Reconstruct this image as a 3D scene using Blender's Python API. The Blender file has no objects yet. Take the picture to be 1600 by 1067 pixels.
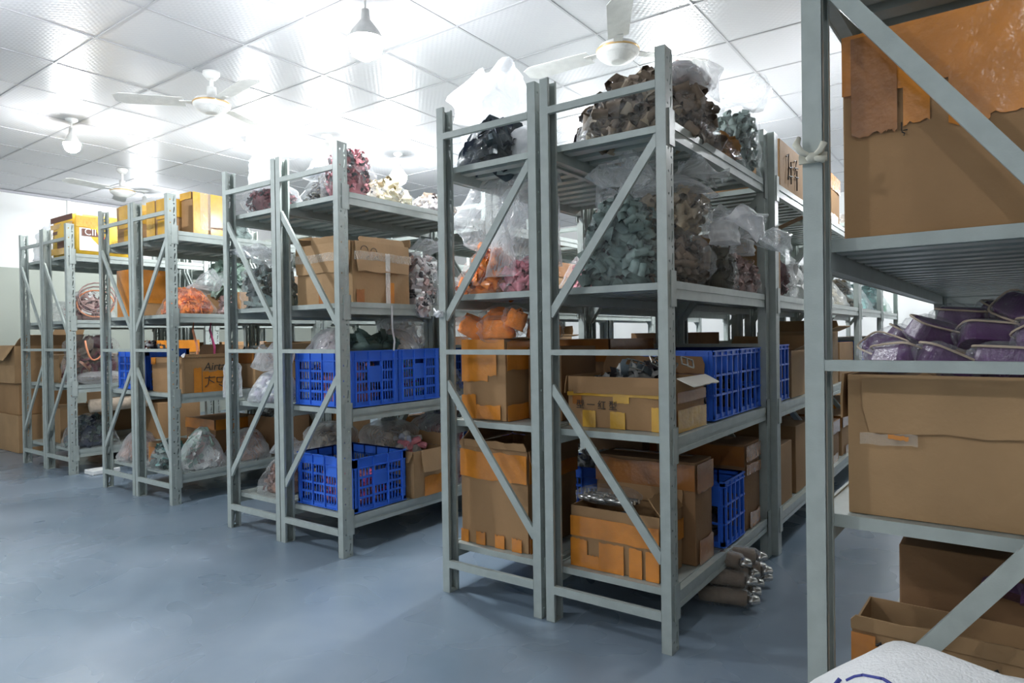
import bpy, bmesh, math, random
import numpy as np
from mathutils import Vector, Matrix, noise as mnoise
sc = bpy.context.scene
COL = sc.collection
PI = math.pi
R = math.radians

# ------------------------------------------------------------------ camera, light, exposure
cam_d = bpy.data.cameras.new('camera'); cam = bpy.data.objects.new('camera', cam_d); COL.objects.link(cam)
FPX, YAW, PITCH, ROLL, HC = 1044.0, .6271, -.0082, -.0139, 1.057
_F = Vector((-math.sin(YAW)*math.cos(PITCH), math.cos(YAW)*math.cos(PITCH), math.sin(PITCH)))
_R = Vector((math.cos(YAW), math.sin(YAW), 0)); _U = _R.cross(_F)
_R2 = _R*math.cos(ROLL)+_U*math.sin(ROLL); _U2 = _U*math.cos(ROLL)-_R*math.sin(ROLL)
cam.matrix_world = Matrix(((_R2.x, _U2.x, -_F.x, 0), (_R2.y, _U2.y, -_F.y, 0), (_R2.z, _U2.z, -_F.z, HC), (0, 0, 0, 1)))
cam_d.sensor_width = 36; cam_d.lens = FPX*36/1600; cam_d.clip_start = .05
sc.camera = cam
sc.view_settings.view_transform = 'Standard'; sc.view_settings.look = 'None'
sc.view_settings.gamma = 1; sc.view_settings.use_curve_mapping = False
sc.view_settings.exposure = .93
cy = sc.cycles
cy.use_denoising = True
cy.max_bounces = 9; cy.diffuse_bounces = 5; cy.glossy_bounces = 4; cy.transmission_bounces = 4; cy.transparent_max_bounces = 14
cy.sample_clamp_indirect = 4.0; cy.caustics_reflective = False; cy.caustics_refractive = False
W = bpy.data.worlds.new('world'); sc.world = W; W.use_nodes = True
W.node_tree.nodes['Background'].inputs[0].default_value = (.8, .9, 1, 1)
W.node_tree.nodes['Background'].inputs[1].default_value = .3
BULB = 260.0          # emission of the lamp bulbs
# lamp positions: x, y, drop below ceiling
LAMPS = [(-2.6, 2.35, .27, 1.45), (-6.09, 2.33, .20), (-5.43, 3.58, .20), (-4.83, 3.89, .2, 1.3), (-4.77, 4.71, .2, 1.35), (-8.33, 3.96, .2), (-2.15, 5.3, .3, 1.8), (-.45, 4.7, .3),
         (-4.0, .7, .25, 1.35), (-7.0, -.6, .25), (-2.2, -1.6, .25, 1.1), (.5, -1.6, .25, .8), (-3.8, 6.6, .25), (-.1, 8.6, .3, 1.3)]  # front-floor and back-wall lamps are added to brighten floor, fronts and wall
LAMPS = [t if len(t) == 4 else t+(1,) for t in LAMPS]
CEIL = 2.874

# ------------------------------------------------------------------ materials
def mat(name, col, rough=.5, metal=0, spec=.5, coat=0, noise=None, bump=None, alpha=1, col2=None):
    m = bpy.data.materials.new(name); m.use_nodes = True
    nt = m.node_tree; b = nt.nodes['Principled BSDF']
    b.inputs['Base Color'].default_value = (*col, 1); b.inputs['Roughness'].default_value = rough
    b.inputs['Metallic'].default_value = metal; b.inputs['Specular IOR Level'].default_value = spec
    b.inputs['Coat Weight'].default_value = coat; b.inputs['Coat Roughness'].default_value = .12
    tc = nt.nodes.new('ShaderNodeTexCoord')
    if noise:
        n = nt.nodes.new('ShaderNodeTexNoise'); n.inputs['Scale'].default_value = noise[0]; n.inputs['Detail'].default_value = 5
        nt.links.new(tc.outputs['Object'], n.inputs['Vector'])
        r = nt.nodes.new('ShaderNodeValToRGB')
        c2 = col2 or tuple(c*(1-noise[1]) for c in col)
        r.color_ramp.elements[0].color = (*c2, 1); r.color_ramp.elements[0].position = .35
        r.color_ramp.elements[1].color = (*col, 1); r.color_ramp.elements[1].position = .65
        nt.links.new(n.outputs['Fac'], r.inputs['Fac']); nt.links.new(r.outputs['Color'], b.inputs['Base Color'])
    if bump:
        n = nt.nodes.new('ShaderNodeTexNoise'); n.inputs['Scale'].default_value = bump[0]; n.inputs['Detail'].default_value = 3
        nt.links.new(tc.outputs['Object'], n.inputs['Vector'])
        k = nt.nodes.new('ShaderNodeBump'); k.inputs['Strength'].default_value = bump[1]; k.inputs['Distance'].default_value = .01
        nt.links.new(n.outputs['Fac'], k.inputs['Height']); nt.links.new(k.outputs['Normal'], b.inputs['Normal'])
    return m

def film_mat(name, opac, col=(.92, .95, .97), rough=.12, scale=14, bstr=1.0):
    """thin polythene: mostly see-through, milky where it creases, glossy"""
    m = bpy.data.materials.new(name); m.use_nodes = True; nt = m.node_tree
    b = nt.nodes['Principled BSDF']; out = nt.nodes['Material Output']
    b.inputs['Base Color'].default_value = (*col, 1); b.inputs['Roughness'].default_value = rough
    b.inputs['Specular IOR Level'].default_value = .8
    tc = nt.nodes.new('ShaderNodeTexCoord')
    n = nt.nodes.new('ShaderNodeTexNoise'); n.inputs['Scale'].default_value = scale; n.inputs['Detail'].default_value = 2.5; n.inputs['Distortion'].default_value = 1.2
    nt.links.new(tc.outputs['Object'], n.inputs['Vector'])
    k = nt.nodes.new('ShaderNodeBump'); k.inputs['Strength'].default_value = bstr; k.inputs['Distance'].default_value = .02
    nt.links.new(n.outputs['Fac'], k.inputs['Height']); nt.links.new(k.outputs['Normal'], b.inputs['Normal'])
    tl = nt.nodes.new('ShaderNodeBsdfTranslucent'); tl.inputs['Color'].default_value = (*col, 1)
    m0 = nt.nodes.new('ShaderNodeMixShader'); m0.inputs[0].default_value = .35
    nt.links.new(b.outputs[0], m0.inputs[1]); nt.links.new(tl.outputs[0], m0.inputs[2])
    tr = nt.nodes.new('ShaderNodeBsdfTransparent')
    lw = nt.nodes.new('ShaderNodeLayerWeight'); lw.inputs['Blend'].default_value = .3
    nt.links.new(k.outputs['Normal'], lw.inputs['Normal'])
    mr = nt.nodes.new('ShaderNodeMapRange'); mr.inputs['From Min'].default_value = .0; mr.inputs['From Max'].default_value = 1
    mr.inputs['To Min'].default_value = opac; mr.inputs['To Max'].default_value = min(1, opac*1.6+.30)
    nt.links.new(lw.outputs['Facing'], mr.inputs['Value'])
    mx = nt.nodes.new('ShaderNodeMixShader')
    nt.links.new(mr.outputs[0], mx.inputs[0]); nt.links.new(tr.outputs[0], mx.inputs[1]); nt.links.new(m0.outputs[0], mx.inputs[2])
    nt.links.new(mx.outputs[0], out.inputs['Surface'])
    return m

M = {}
M['steel'] = mat('rack_paint', (.40, .445, .42), .34, noise=(22, .12), bump=(300, .05))
M['card'] = mat('cardboard', (.375, .215, .098), .8, noise=(4, .16), bump=(60, .12))
M['card2'] = mat('cardboard_pale', (.43, .265, .13), .8, noise=(5, .16), bump=(60, .12))
M['card3'] = mat('cardboard_dull', (.27, .145, .065), .8, noise=(4, .2), bump=(60, .12))
M['cardin'] = mat('cardboard_white_side', (.72, .68, .60), .8, noise=(6, .1))
M['tape'] = mat('orange_tape', (.70, .25, .03), .22, coat=.5, noise=(9, .25), bump=(35, .25))
M['tapeb'] = mat('brown_tape', (.40, .155, .04), .22, coat=.5, noise=(9, .25), bump=(35, .25))
M['tapey'] = mat('yellow_or_lamplit_tape', (.72, .40, .05), .22, coat=.5, noise=(9, .25), bump=(35, .25))  # real yellow tape, and orange tape coloured as lit by near lamps
M['tapec'] = film_mat('clear_tape', .18, (.95, .9, .8), .1, 30, .6)
M['tapew'] = film_mat('white_tape', .55, (.95, .95, .92), .15, 30, .6)
M['blue'] = mat('blue_plastic', (.035, .15, .70), .33, coat=.15)
M['ink'] = mat('black_ink', (.02, .018, .018), .6)
M['inkb'] = mat('blue_ink', (.03, .04, .25), .6)
M['film'] = film_mat('clear_film', .04, bstr=1.4)
M['film2'] = film_mat('milky_film', .22)
M['film3'] = film_mat('white_overlit_film', .62, (.97, .98, 1), .25)  # thick film, its white also carrying the overexposure of strong lamplight
M['white'] = mat('fan_white', (.82, .83, .84), .35, coat=.2)
M['gold'] = mat('gold_trim', (.75, .5, .22), .3, metal=.6)
M['black'] = mat('black_plastic', (.02, .02, .022), .4)
def cloth(name, c, v=.35, r=.75, bs=.2): M[name] = mat('fabric_'+name, c, r, noise=(18, v), bump=(160, bs))
cloth('greygreen', (.26, .34, .315)); cloth('pink', (.78, .30, .36)); cloth('tan', (.42, .34, .24)); cloth('browntan', (.24, .18, .13))
cloth('orange', (.95, .27, .03)); cloth('slate', (.07, .095, .11)); cloth('navy', (.035, .05, .09)); cloth('cream', (.74, .65, .44))
cloth('maroon', (.16, .035, .045)); cloth('black', (.035, .03, .035)); cloth('print', (.70, .62, .62), .3); cloth('redmix', (.48, .13, .15), .6)
cloth('darkgreen', (.06, .10, .085)); cloth('palegreen', (.50, .66, .56)); cloth('teal', (.25, .55, .52)); cloth('mustard', (.46, .24, .08))
cloth('dkolive', (.12, .11, .075)); cloth('dusty', (.50, .33, .30)); cloth('bluegrey', (.42, .47, .58)); cloth('red', (.55, .015, .03))
cloth('mint', (.25, .8, .5)); cloth('hotpink', (.85, .12, .3)); cloth('silver', (.5, .5, .48), .4, .3); cloth('purple', (.115, .045, .14), .35, .3)
cloth('copper', (.42, .22, .15), .4, .4); cloth('beige', (.62, .50, .38)); cloth('white', (.82, .82, .8), .1); cloth('lilac', (.45, .4, .52))
M['shiny'] = mat('shiny_metal', (.62, .60, .56), .2, metal=.8, noise=(25, .4))
M['cable'] = mat('orange_cable', (.9, .35, .18), .4)
M['knot'] = mat('cream_cloth', (.62, .6, .5), .85, noise=(30, .15))
M['dark'] = mat('dark_centre', (.03, .022, .022), .6)

def bulb_mat():
    m = bpy.data.materials.new('bulb_glow'); m.use_nodes = True; nt = m.node_tree
    e = nt.nodes.new('ShaderNodeEmission'); e.inputs[0].default_value = (.93, .97, 1, 1); e.inputs[1].default_value = BULB
    nt.links.new(e.outputs[0], nt.nodes['Material Output'].inputs['Surface']); return m
M['bulb'] = bulb_mat()

def floor_mat():
    m = bpy.data.materials.new('epoxy_floor'); m.use_nodes = True; nt = m.node_tree; b = nt.nodes['Principled BSDF']
    tc = nt.nodes.new('ShaderNodeTexCoord')
    n1 = nt.nodes.new('ShaderNodeTexNoise'); n1.inputs['Scale'].default_value = 1.3; n1.inputs['Detail'].default_value = 4; n1.inputs['Roughness'].default_value = .5
    nt.links.new(tc.outputs['Object'], n1.inputs['Vector'])
    r = nt.nodes.new('ShaderNodeValToRGB'); r.color_ramp.elements[0].position = .3; r.color_ramp.elements[1].position = .72
    r.color_ramp.elements[0].color = (.135, .19, .245, 1); r.color_ramp.elements[1].color = (.25, .305, .37, 1)
    nt.links.new(n1.outputs['Fac'], r.inputs['Fac'])
    # pale scuffs
    n2 = nt.nodes.new('ShaderNodeTexNoise'); n2.inputs['Scale'].default_value = 2.2; n2.inputs['Detail'].default_value = 2; n2.inputs['Distortion'].default_value = .6
    nt.links.new(tc.outputs['Object'], n2.inputs['Vector'])
    r2 = nt.nodes.new('ShaderNodeValToRGB'); r2.color_ramp.elements[0].position = .62; r2.color_ramp.elements[1].position = .75
    nt.links.new(n2.outputs['Fac'], r2.inputs['Fac'])
    mx = nt.nodes.new('ShaderNodeMixRGB'); mx.inputs['Color2'].default_value = (.34, .39, .44, 1)
    sm = nt.nodes.new('ShaderNodeMath'); sm.operation = 'MULTIPLY'; sm.inputs[1].default_value = .16
    nt.links.new(r2.outputs['Color'], sm.inputs[0]); nt.links.new(sm.outputs[0], mx.inputs['Fac'])
    nt.links.new(r.outputs['Color'], mx.inputs['Color1']); nt.links.new(mx.outputs[0], b.inputs['Base Color'])
    mr = nt.nodes.new('ShaderNodeMapRange'); mr.inputs['To Min'].default_value = .20; mr.inputs['To Max'].default_value = .36
    nt.links.new(n2.outputs['Fac'], mr.inputs['Value']); nt.links.new(mr.outputs[0], b.inputs['Roughness'])
    b.inputs['Specular IOR Level'].default_value = .6
    n3 = nt.nodes.new('ShaderNodeTexNoise'); n3.inputs['Scale'].default_value = 9; nt.links.new(tc.outputs['Object'], n3.inputs['Vector'])
    k = nt.nodes.new('ShaderNodeBump'); k.inputs['Strength'].default_value = .03; k.inputs['Distance'].default_value = .01
    nt.links.new(n3.outputs['Fac'], k.inputs['Height']); nt.links.new(k.outputs['Normal'], b.inputs['Normal'])
    return m
M['floor'] = floor_mat()
def ceil_mat():
    m = bpy.data.materials.new('embossed_ceiling_tile'); m.use_nodes = True; nt = m.node_tree; b = nt.nodes['Principled BSDF']
    b.inputs['Base Color'].default_value = (.53, .53, .55, 1); b.inputs['Roughness'].default_value = .32; b.inputs['Specular IOR Level'].default_value = .5
    tc = nt.nodes.new('ShaderNodeTexCoord')
    hs = []
    for ang in (45, -45):
        mp = nt.nodes.new('ShaderNodeMapping'); mp.inputs['Rotation'].default_value = (0, 0, R(ang)); nt.links.new(tc.outputs['Object'], mp.inputs['Vector'])
        w = nt.nodes.new('ShaderNodeTexWave'); w.inputs['Scale'].default_value = 11; w.inputs['Distortion'].default_value = .6; w.inputs['Detail'].default_value = 1
        nt.links.new(mp.outputs[0], w.inputs['Vector']); hs.append(w)
    a = nt.nodes.new('ShaderNodeMath'); a.operation = 'MULTIPLY'
    nt.links.new(hs[0].outputs['Fac'], a.inputs[0]); nt.links.new(hs[1].outputs['Fac'], a.inputs[1])
    k = nt.nodes.new('ShaderNodeBump'); k.inputs['Strength'].default_value = .10; k.inputs['Distance'].default_value = .01
    nt.links.new(a.outputs[0], k.inputs['Height']); nt.links.new(k.outputs['Normal'], b.inputs['Normal'])
    return m
M['ceil'] = ceil_mat()
M['grid'] = mat('ceiling_bar', (.40, .40, .42), .4)
M['wallw'] = mat('wall_white', (.82, .82, .80), .7, noise=(2, .04))
M['wallg'] = mat('wall_green_grey', (.40, .43, .37), .6, noise=(2, .05))

# ------------------------------------------------------------------ helpers
_SUB = [(' of the left half of the middle row', ', left middle row'), (' of the left half in the left row', ', left half of left row'), (' in the middle row', ', middle row'), (' of the middle row', ', middle row'), (' of the left row', ', left row'), (' in the left row', ', left row'),
        (' of the big centre row', ', centre row'), (' of the centre row', ', centre row'), (' of the left half', ', left half'), (' on the ', ' on '), (' of the ', ' of '), (' at the ', ' at '), (' in the ', ' in '), (' the ', ' '), (' a ', ' ')]
def short(t):
    for a, b in _SUB:
        if len(t.split()) <= 16: break
        t = t.replace(a, b)
    return t
def setp(o, label=None, cat=None, group=None, kind=None):
    if label: o['label'] = short(label)
    if cat: o['category'] = cat
    if group: o['group'] = group
    if kind: o['kind'] = kind
    return o
def empty(name, loc=(0, 0, 0), rz=0, label=None, cat=None, group=None):
    o = bpy.data.objects.new(name, None); COL.objects.link(o); o.location = loc; o.rotation_euler = (0, 0, rz)
    o.empty_display_size = .05
    return setp(o, label, cat, group)

class MB:
    def __init__(s): s.v = []; s.f = []; s.mi = []
    def add(s, vs, fs, mi=0):
        n = len(s.v); s.v += [tuple(map(float, v)) for v in vs]; s.f += [tuple(i+n for i in f) for f in fs]; s.mi += [mi]*len(fs); return s
    def box(s, x0, x1, y0, y1, z0, z1, mi=0):
        return s.add([(x0, y0, z0), (x1, y0, z0), (x1, y1, z0), (x0, y1, z0), (x0, y0, z1), (x1, y0, z1), (x1, y1, z1), (x0, y1, z1)],
                     [(0, 3, 2, 1), (4, 5, 6, 7), (0, 1, 5, 4), (1, 2, 6, 5), (2, 3, 7, 6), (3, 0, 4, 7)], mi)
    def bar(s, a, b, w, t, up=(0, 0, 1), mi=0):
        a = Vector(a); b = Vector(b); d = (b-a).normalized(); u = Vector(up); sd = d.cross(u)
        if sd.length < 1e-4: sd = d.cross(Vector((1, 0, 0)))
        sd.normalize(); u = sd.cross(d).normalized()
        vs = [p+sd*(i*w/2)+u*(j*t/2) for p in (a, b) for i, j in ((-1, -1), (1, -1), (1, 1), (-1, 1))]
        return s.add(vs, [(0, 1, 2, 3), (7, 6, 5, 4), (0, 4, 5, 1), (1, 5, 6, 2), (2, 6, 7, 3), (3, 7, 4, 0)], mi)
    def tube(s, pts, r, n=8, mi=0, cap=True):
        pts = [Vector(p) for p in pts]; base = len(s.v); up = Vector((0, 0, 1)); vs = []
        for i, p in enumerate(pts):
            d = (pts[min(i+1, len(pts)-1)]-pts[max(i-1, 0)]).normalized()
            a = d.cross(up)
            if a.length < .05: a = d.cross(Vector((1, 0, 0)))
            a.normalize(); b = d.cross(a)
            rr = r[i] if isinstance(r, (list, tuple)) else r
            vs += [p+a*math.cos(2*PI*k/n)*rr+b*math.sin(2*PI*k/n)*rr for k in range(n)]
        fs = [(i*n+k, i*n+(k+1) % n, (i+1)*n+(k+1) % n, (i+1)*n+k) for i in range(len(pts)-1) for k in range(n)]
        if cap: fs += [tuple(range(n-1, -1, -1)), tuple((len(pts)-1)*n+k for k in range(n))]
        return s.add(vs, fs, mi)
    def lathe(s, prof, n=24, c=(0, 0, 0), mi=0):
        vs = [(c[0]+r*math.cos(2*PI*k/n), c[1]+r*math.sin(2*PI*k/n), c[2]+z) for r, z in prof for k in range(n)]
        fs = [(i*n+k, i*n+(k+1) % n, (i+1)*n+(k+1) % n, (i+1)*n+k) for i in range(len(prof)-1) for k in range(n)]
        return s.add(vs, fs, mi)
    def build(s, name, mats, parent=None, smooth=False, loc=None, bevel=0):
        me = bpy.data.meshes.new(name); me.from_pydata(s.v, [], s.f)
        if not isinstance(mats, (list, tuple)): mats = [mats]
        for m in mats: me.materials.append(M[m] if isinstance(m, str) else m)
        if len(mats) > 1: me.polygons.foreach_set('material_index', s.mi)
        if smooth: me.polygons.foreach_set('use_smooth', [True]*len(me.polygons))
        me.update()
        o = bpy.data.objects.new(name, me); COL.objects.link(o)
        if parent: o.parent = parent
        if loc: o.location = loc
        if bevel:
            b = o.modifiers.new('b', 'BEVEL'); b.width = bevel; b.segments = 2; b.limit_method = 'ANGLE'
        return o

KIDS = {}
def copy_tree(o, parent=None):
    c = o.copy(); COL.objects.link(c)
    if parent: c.parent = parent
    for ch in [k for k in o.children]: copy_tree(ch, c)
    return c

# ------------------------------------------------------------------ room
RX0, RX1, RY0, RY1 = -9.5, 3.0, -3.2, 9.6
def struct(name, mb, m, smooth=False): return setp(mb.build(name, m, smooth=smooth), kind='structure')
struct('floor', MB().box(RX0-.1, RX1+.1, RY0-.1, RY1+.1, -.1, 0), 'floor')
struct('ceiling', MB().box(RX0-.1, RX1+.1, RY0-.1, RY1+.1, CEIL, CEIL+.1), 'ceil')
g = MB()
x = -3.147-.6*11
while x < RX1:
    if x > RX0: g.box(x-.007, x+.007, RY0, RY1, CEIL-.004, CEIL+.002)
    x += .6
y = 2.40-.6*9
while y < RY1:
    if y > RY0: g.box(RX0, RX1, y-.007, y+.007, CEIL-.0042, CEIL+.002)
    y += .6
struct('trim_1', g, 'grid')
ZW = 1.956
struct('wall_left', MB().box(RX0-.1, RX0, RY0, RY1, ZW, CEIL), 'wallw')
struct('wall_left_lower', MB().box(RX0-.1, RX0+.004, RY0, RY1, 0, ZW), 'wallg').name = 'wall_left.001'
struct('trim_2', MB().box(RX0, RX0+.02, 3.56, 3.60, ZW, CEIL), 'wallw')
struct('trim_3', MB().box(RX0, RX0+.03, RY0, RY1, CEIL-.03, CEIL-.005), 'grid')
struct('wall_back', MB().box(RX0-.1, RX1+.1, RY1, RY1+.1, 0, CEIL), 'wallw')
struct('wall_right', MB().box(RX1, RX1+.1, RY0, RY1, 0, CEIL), 'wallw')
struct('wall_front', MB().box(RX0-.1, RX1+.1, RY0-.1, RY0, 0, CEIL), 'wallw')

# lamps
def make_lamp(x, y, drop, sz, label):
    t = empty('pendant_lamp', (x, y, CEIL), 0, label, 'lamp', 'bare bulb lamps under the ceiling')
    MB().lathe([(.0, 0), (.045, 0), (.045, -.012), (.02, -.03), (0, -.03)], 20).build('ceiling_rose', 'white', t, True)
    MB().tube([(0, 0, -.02), (0, 0, -drop+.11)], .005).build('rod', 'white', t)
    MB().lathe([(0, -drop+.13), (.02, -drop+.13), (.024, -drop+.08), (.05*sz, -drop+.055+(.028-.055)*sz), (.064*sz, -drop+.055+(.0-.055)*sz)], 16).build('bulb_holder', 'white', t, True)  # flared into a cup over the bulb to cut light on the ceiling
    MB().lathe([(r_*(sz if r_ > .031 else 1), -drop+.055+(z_-.055)*sz) for r_, z_ in ((.0, .02), (.03, .02), (.056, .012), (.061, -.02), (.05, -.05), (.0281, -.068), (0, -.072))], 14).build('bulb', 'bulb', t, True)
    return t
LN = ['bright bare lamp nearest the camera, between the middle rows and the big centre row', 'bare lamp hanging left of the ceiling fan over the far left rows',
      'bare lamp hanging behind the left-hand rows beside a milky bag', 'bare lamp hanging above the middle rows, left of two alike', 'bare lamp farthest back above the middle rows',
      'bare lamp near the far left wall above the yellow parcel', 'bare lamp deep in the aisle left of the big centre row', 'bare lamp over the aisle right of the big centre row']
LN2 = ['added unseen lamp over the open floor left of the viewpoint', 'added unseen lamp over the open floor far to the left', 'added unseen lamp over the open floor just behind the viewpoint', 'bare lamp behind the right edge rack', 'bare lamp far back above the left aisle', 'added lamp brightening the back wall beyond the right edge row']
for i, (x, y, d, z_) in enumerate(LAMPS):
    make_lamp(x, y, d, z_, LN[i] if i < len(LN) else LN2[i-8])

# ceiling fans
def make_fan(x, y, zm, angs, label):
    t = empty('ceiling_fan', (x, y, CEIL), 0, label, 'ceiling fan', 'white ceiling fans')
    dz = zm-CEIL
    MB().lathe([(0, 0), (.055, 0), (.055, -.02), (.03, -.05), (0, -.05)], 24).build('canopy', 'white', t, True)
    MB().tube([(0, 0, -.02), (0, 0, dz+.05)], .0125, 12).build('down_rod', 'white', t, True)
    MB().lathe([(0, dz+.12), (.03, dz+.12), (.032, dz+.05), (.0, dz+.05)], 20).build('rod_cover', 'white', t, True)
    MB().lathe([(0, dz+.055), (.06, dz+.052), (.105, dz+.035), (.118, dz+.012), (.118, dz-.008), (.108, dz-.02), (.104, dz-.024), (.092, dz-.028), (.089, dz-.036), (.076, dz-.038),
                (.073, dz-.046), (.058, dz-.047), (.055, dz-.053), (.03, dz-.055), (0, dz-.056)], 40).build('motor_housing', 'white', t, True)
    MB().lathe([(.1175, dz+.016), (.1205, dz+.014), (.1205, dz+.006), (.1175, dz+.004)], 40).build('trim_ring', 'gold', t, True)
    for a in angs:
        ca, sa = math.cos(R(a)), math.sin(R(a))
        vs = []; n = 9; W0, W1 = .055, .066
        for i in range(n+1):
            u = i/n; rr = .17+.43*u
            w = W0+(W1-W0)*u
            if u > .85: w *= math.sqrt(max(.12, 1-((u-.85)/.15)**2*.7))
            for s, q in ((-1, -1), (1, 1)):
                zz = dz+.012+s*w*math.tan(R(11))
                for tz in (0, .003):
                    vs.append((rr*ca-s*w*sa, rr*sa+s*w*ca, zz+tz))
        fs = []
        for i in range(n):
            a0 = i*4; b0 = (i+1)*4
            fs += [(a0, a0+2, b0+2, b0), (a0+1, b0+1, b0+3, a0+3), (a0, b0, b0+1, a0+1), (a0+2, a0+3, b0+3, b0+2)]
        fs += [(0, 1, 3, 2), (n*4, n*4+2, n*4+3, n*4+1)]
        bl = MB().add(vs, fs).build('blade', 'white', t)
        MB().bar((.10*ca, .10*sa, dz+.014), (.2*ca, .2*sa, dz+.012), .05, .005).build('blade_bracket', 'white', bl)
    return t
make_fan(-4.30, 2.50, 2.65, (-131, -7, 112), 'white ceiling fan over the middle aisle, nearest to the left')
make_fan(-1.70, 3.39, 2.63, (-178, 55, -62), 'white ceiling fan with a gold ring above the big centre row')
make_fan(-7.45, 3.32, 2.63, (160, 40, -80), 'small white ceiling fan near the far left wall')

# ------------------------------------------------------------------ racks
D = .49; HR = 2.0
H = [.19, .708, 1.232, 1.765]
def perf_sheet(mirror):
    bm = bmesh.new(); p = HR/27
    def ring(pts):
        v = [bm.verts.new(q) for q in pts]; return [bm.edges.new((v[i], v[(i+1) % len(v)])) for i in range(len(v))]
    es = ring([(0, 0, 0), (0, .06, 0), (0, .06, p), (0, 0, p)])
    es += ring([(0, .019+.0052*math.cos(k*PI/3), p*.5+.0052*math.sin(k*PI/3)) for k in range(6)])
    es += ring([(0, .044+.0052*math.cos(k*PI/3), p*.16+.0052*math.sin(k*PI/3)) for k in range(6)])
    es += ring([(0, .037, p*.36), (0, .043, p*.36), (0, .0475, p*.6), (0, .0495, p*.88), (0, .0425, p*.88), (0, .0405, p*.6)])
    bmesh.ops.triangle_fill(bm, use_beauty=True, edges=es)
    bm.verts.ensure_lookup_table()
    vs = np.array([v.co[:] for v in bm.verts]); fs = [tuple(v.index for v in f.verts) for f in bm.faces]
    bm.free(); return vs, fs, p
def upright_mesh(mirror):
    vs, fs, p = perf_sheet(mirror)
    # outer and inner skin 1.6 mm apart so the sheet has thickness
    m = MB()
    s = -1 if mirror else 1
    for k in range(27):
        for off in (0, .0016):
            w = vs.copy(); w[:, 2] += k*p; w[:, 0] = s*off
            m.add(w, fs)
    for y0 in (0, .058):
        x0, x1 = sorted((0, s*.036)); m.box(x0, x1, y0, y0+.002, 0, HR)
    for y0 in (0, .049):
        x0, x1 = sorted((s*.034, s*.036)); m.box(x0, x1, y0, y0+.011, 0, HR)
    x0, x1 = sorted((0, s*.036)); m.box(x0, x1, 0, .06, -.0, .002)
    return m
UP = [upright_mesh(False), upright_mesh(True)]
UPM = []
def make_rack(L, style, name='storage_rack'):
    t = empty(name)
    for yy in (0, L-.06):
        for k in (0, 1):
            if not UPM or len(UPM) < 2:
                o = UP[k].build('upright', 'steel', t); UPM.append(o.data)
            else:
                o = bpy.data.objects.new('upright', UPM[k]); COL.objects.link(o); o.parent = t
            o.location = (0 if k == 0 else D, yy, 0)
        yb = yy+.003 if yy == 0 else yy+.057
        y0, y1 = (yy+.001, yy+.016) if yy == 0 else (yy+.044, yy+.059)
        for z0, z1 in ((.105, .135), (.985, 1.005), (1.868, 1.893)):
            MB().box(.035, D-.035, y0-.002, y1, z0, z1).build('cross_brace', 'steel', t)
        ym = (y0+y1)/2+.001
        s1 = style
        up = ((.03, 1.13), (D-.03, 1.71)) if s1 == 1 else ((.03, 1.71), (D-.03, 1.13))
        lo = ((.03, .87), (D-.03, .30)) if s1 == 1 else ((.03, .30), (D-.03, .87))
        for (xa, za), (xb, zb) in (up, lo):
            MB().bar((xa, ym, za), (xb, ym, zb), .012, .030, up=(0, 1, 0) if False else (-(zb-za), 0, xb-xa)).build('diagonal_brace', 'steel', t)
    for h in H:
        for k in (0, 1):
            m = MB(); sx = 1 if k == 0 else -1; X = 0 if k == 0 else D
            def bx(a, b, *r):
                p, q = sorted((X+sx*a, X+sx*b)); m.box(p, q, *r)
            ya, yb = .045, L-.045
            bx(.004, .030, .062, L-.062, h-.056, h-.002)
            bx(.0, .006, ya+.018, yb-.018, h-.024, h+.002)
            bx(.0015, .006, ya+.018, yb-.018, h-.058, h-.040)
            for c in (.022, L-.068):
                bx(-.004, -.0005, c, c+.046, h-.085, h+.035)
                bx(-.004, .004, c+(.04 if c < 1 and c < L/2 else 0), c+(.046 if c < L/2 else .006), h-.085, h+.035)
            m.build('beam', 'steel', t)
        m = MB(); m.box(.031, D-.031, .068, L-.068, h-.004, h)
        m.box(.031, D-.031, .066, .069, h-.024, h); m.box(.031, D-.031, L-.069, L-.066, h-.024, h)
        yy = .11
        while yy < L-.12:
            m.box(.034, D-.034, yy, yy+.05, h-.022, h-.004); yy += .098
        m.build('shelf_panel', 'steel', t)
    return t
protos = {}
RACKS = []
def rack(x, y, L, style, label, group, rz=0):
    k = (L, style)
    if k not in protos: o = protos[k] = make_rack(L, style)
    else: o = copy_tree(protos[k])
    o.location = (x, y, 0); o.rotation_euler = (0, 0, rz)
    setp(o, label, 'rack', group); RACKS.append(o); return o
ORD = ['front', 'second', 'third', 'fourth', 'fifth']
XB, XBL, XC, XCL, XD, XDL, XE, XEL = -1.357, -1.868, -3.025, -3.522, -4.765, -5.262, -6.445, -6.942
YB, YC, YD, YE = 2.066, 2.100, 2.172, 2.222
ROWN = {'B': 'right half of the big centre row', 'BL': 'left half of the big centre row', 'C': 'right half of the middle row', 'CL': 'left half of the middle row',
        'D': 'right half of the left row', 'DL': 'left half of the left row', 'E': 'right half of the far left row', 'EL': 'left half of the far left row', 'A': 'row at the right edge'}
ROWS = {'B': (XB, YB, 5, 1), 'BL': (XBL, YB, 3, 1), 'C': (XC, YC, 4, 2), 'CL': (XCL, YC, 3, 2), 'D': (XD, YD, 3, 1), 'DL': (XDL, YD, 2, 2), 'E': (XE, YE, 2, 2), 'EL': (XEL, YE, 2, 2)}
for key, (x, y, n, st) in ROWS.items():
    for i in range(n):
        dx = .028 if (key == 'B' and i > 0) else 0
        rack(x+dx, y+1.213*i, 1.2, st, 'grey-green steel storage rack, %s bay in the %s' % (ORD[i], ROWN[key]), 'rack bays of the '+ROWN[key])
AX, AY, AR = -.29, 1.33, R(-1.5)
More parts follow.
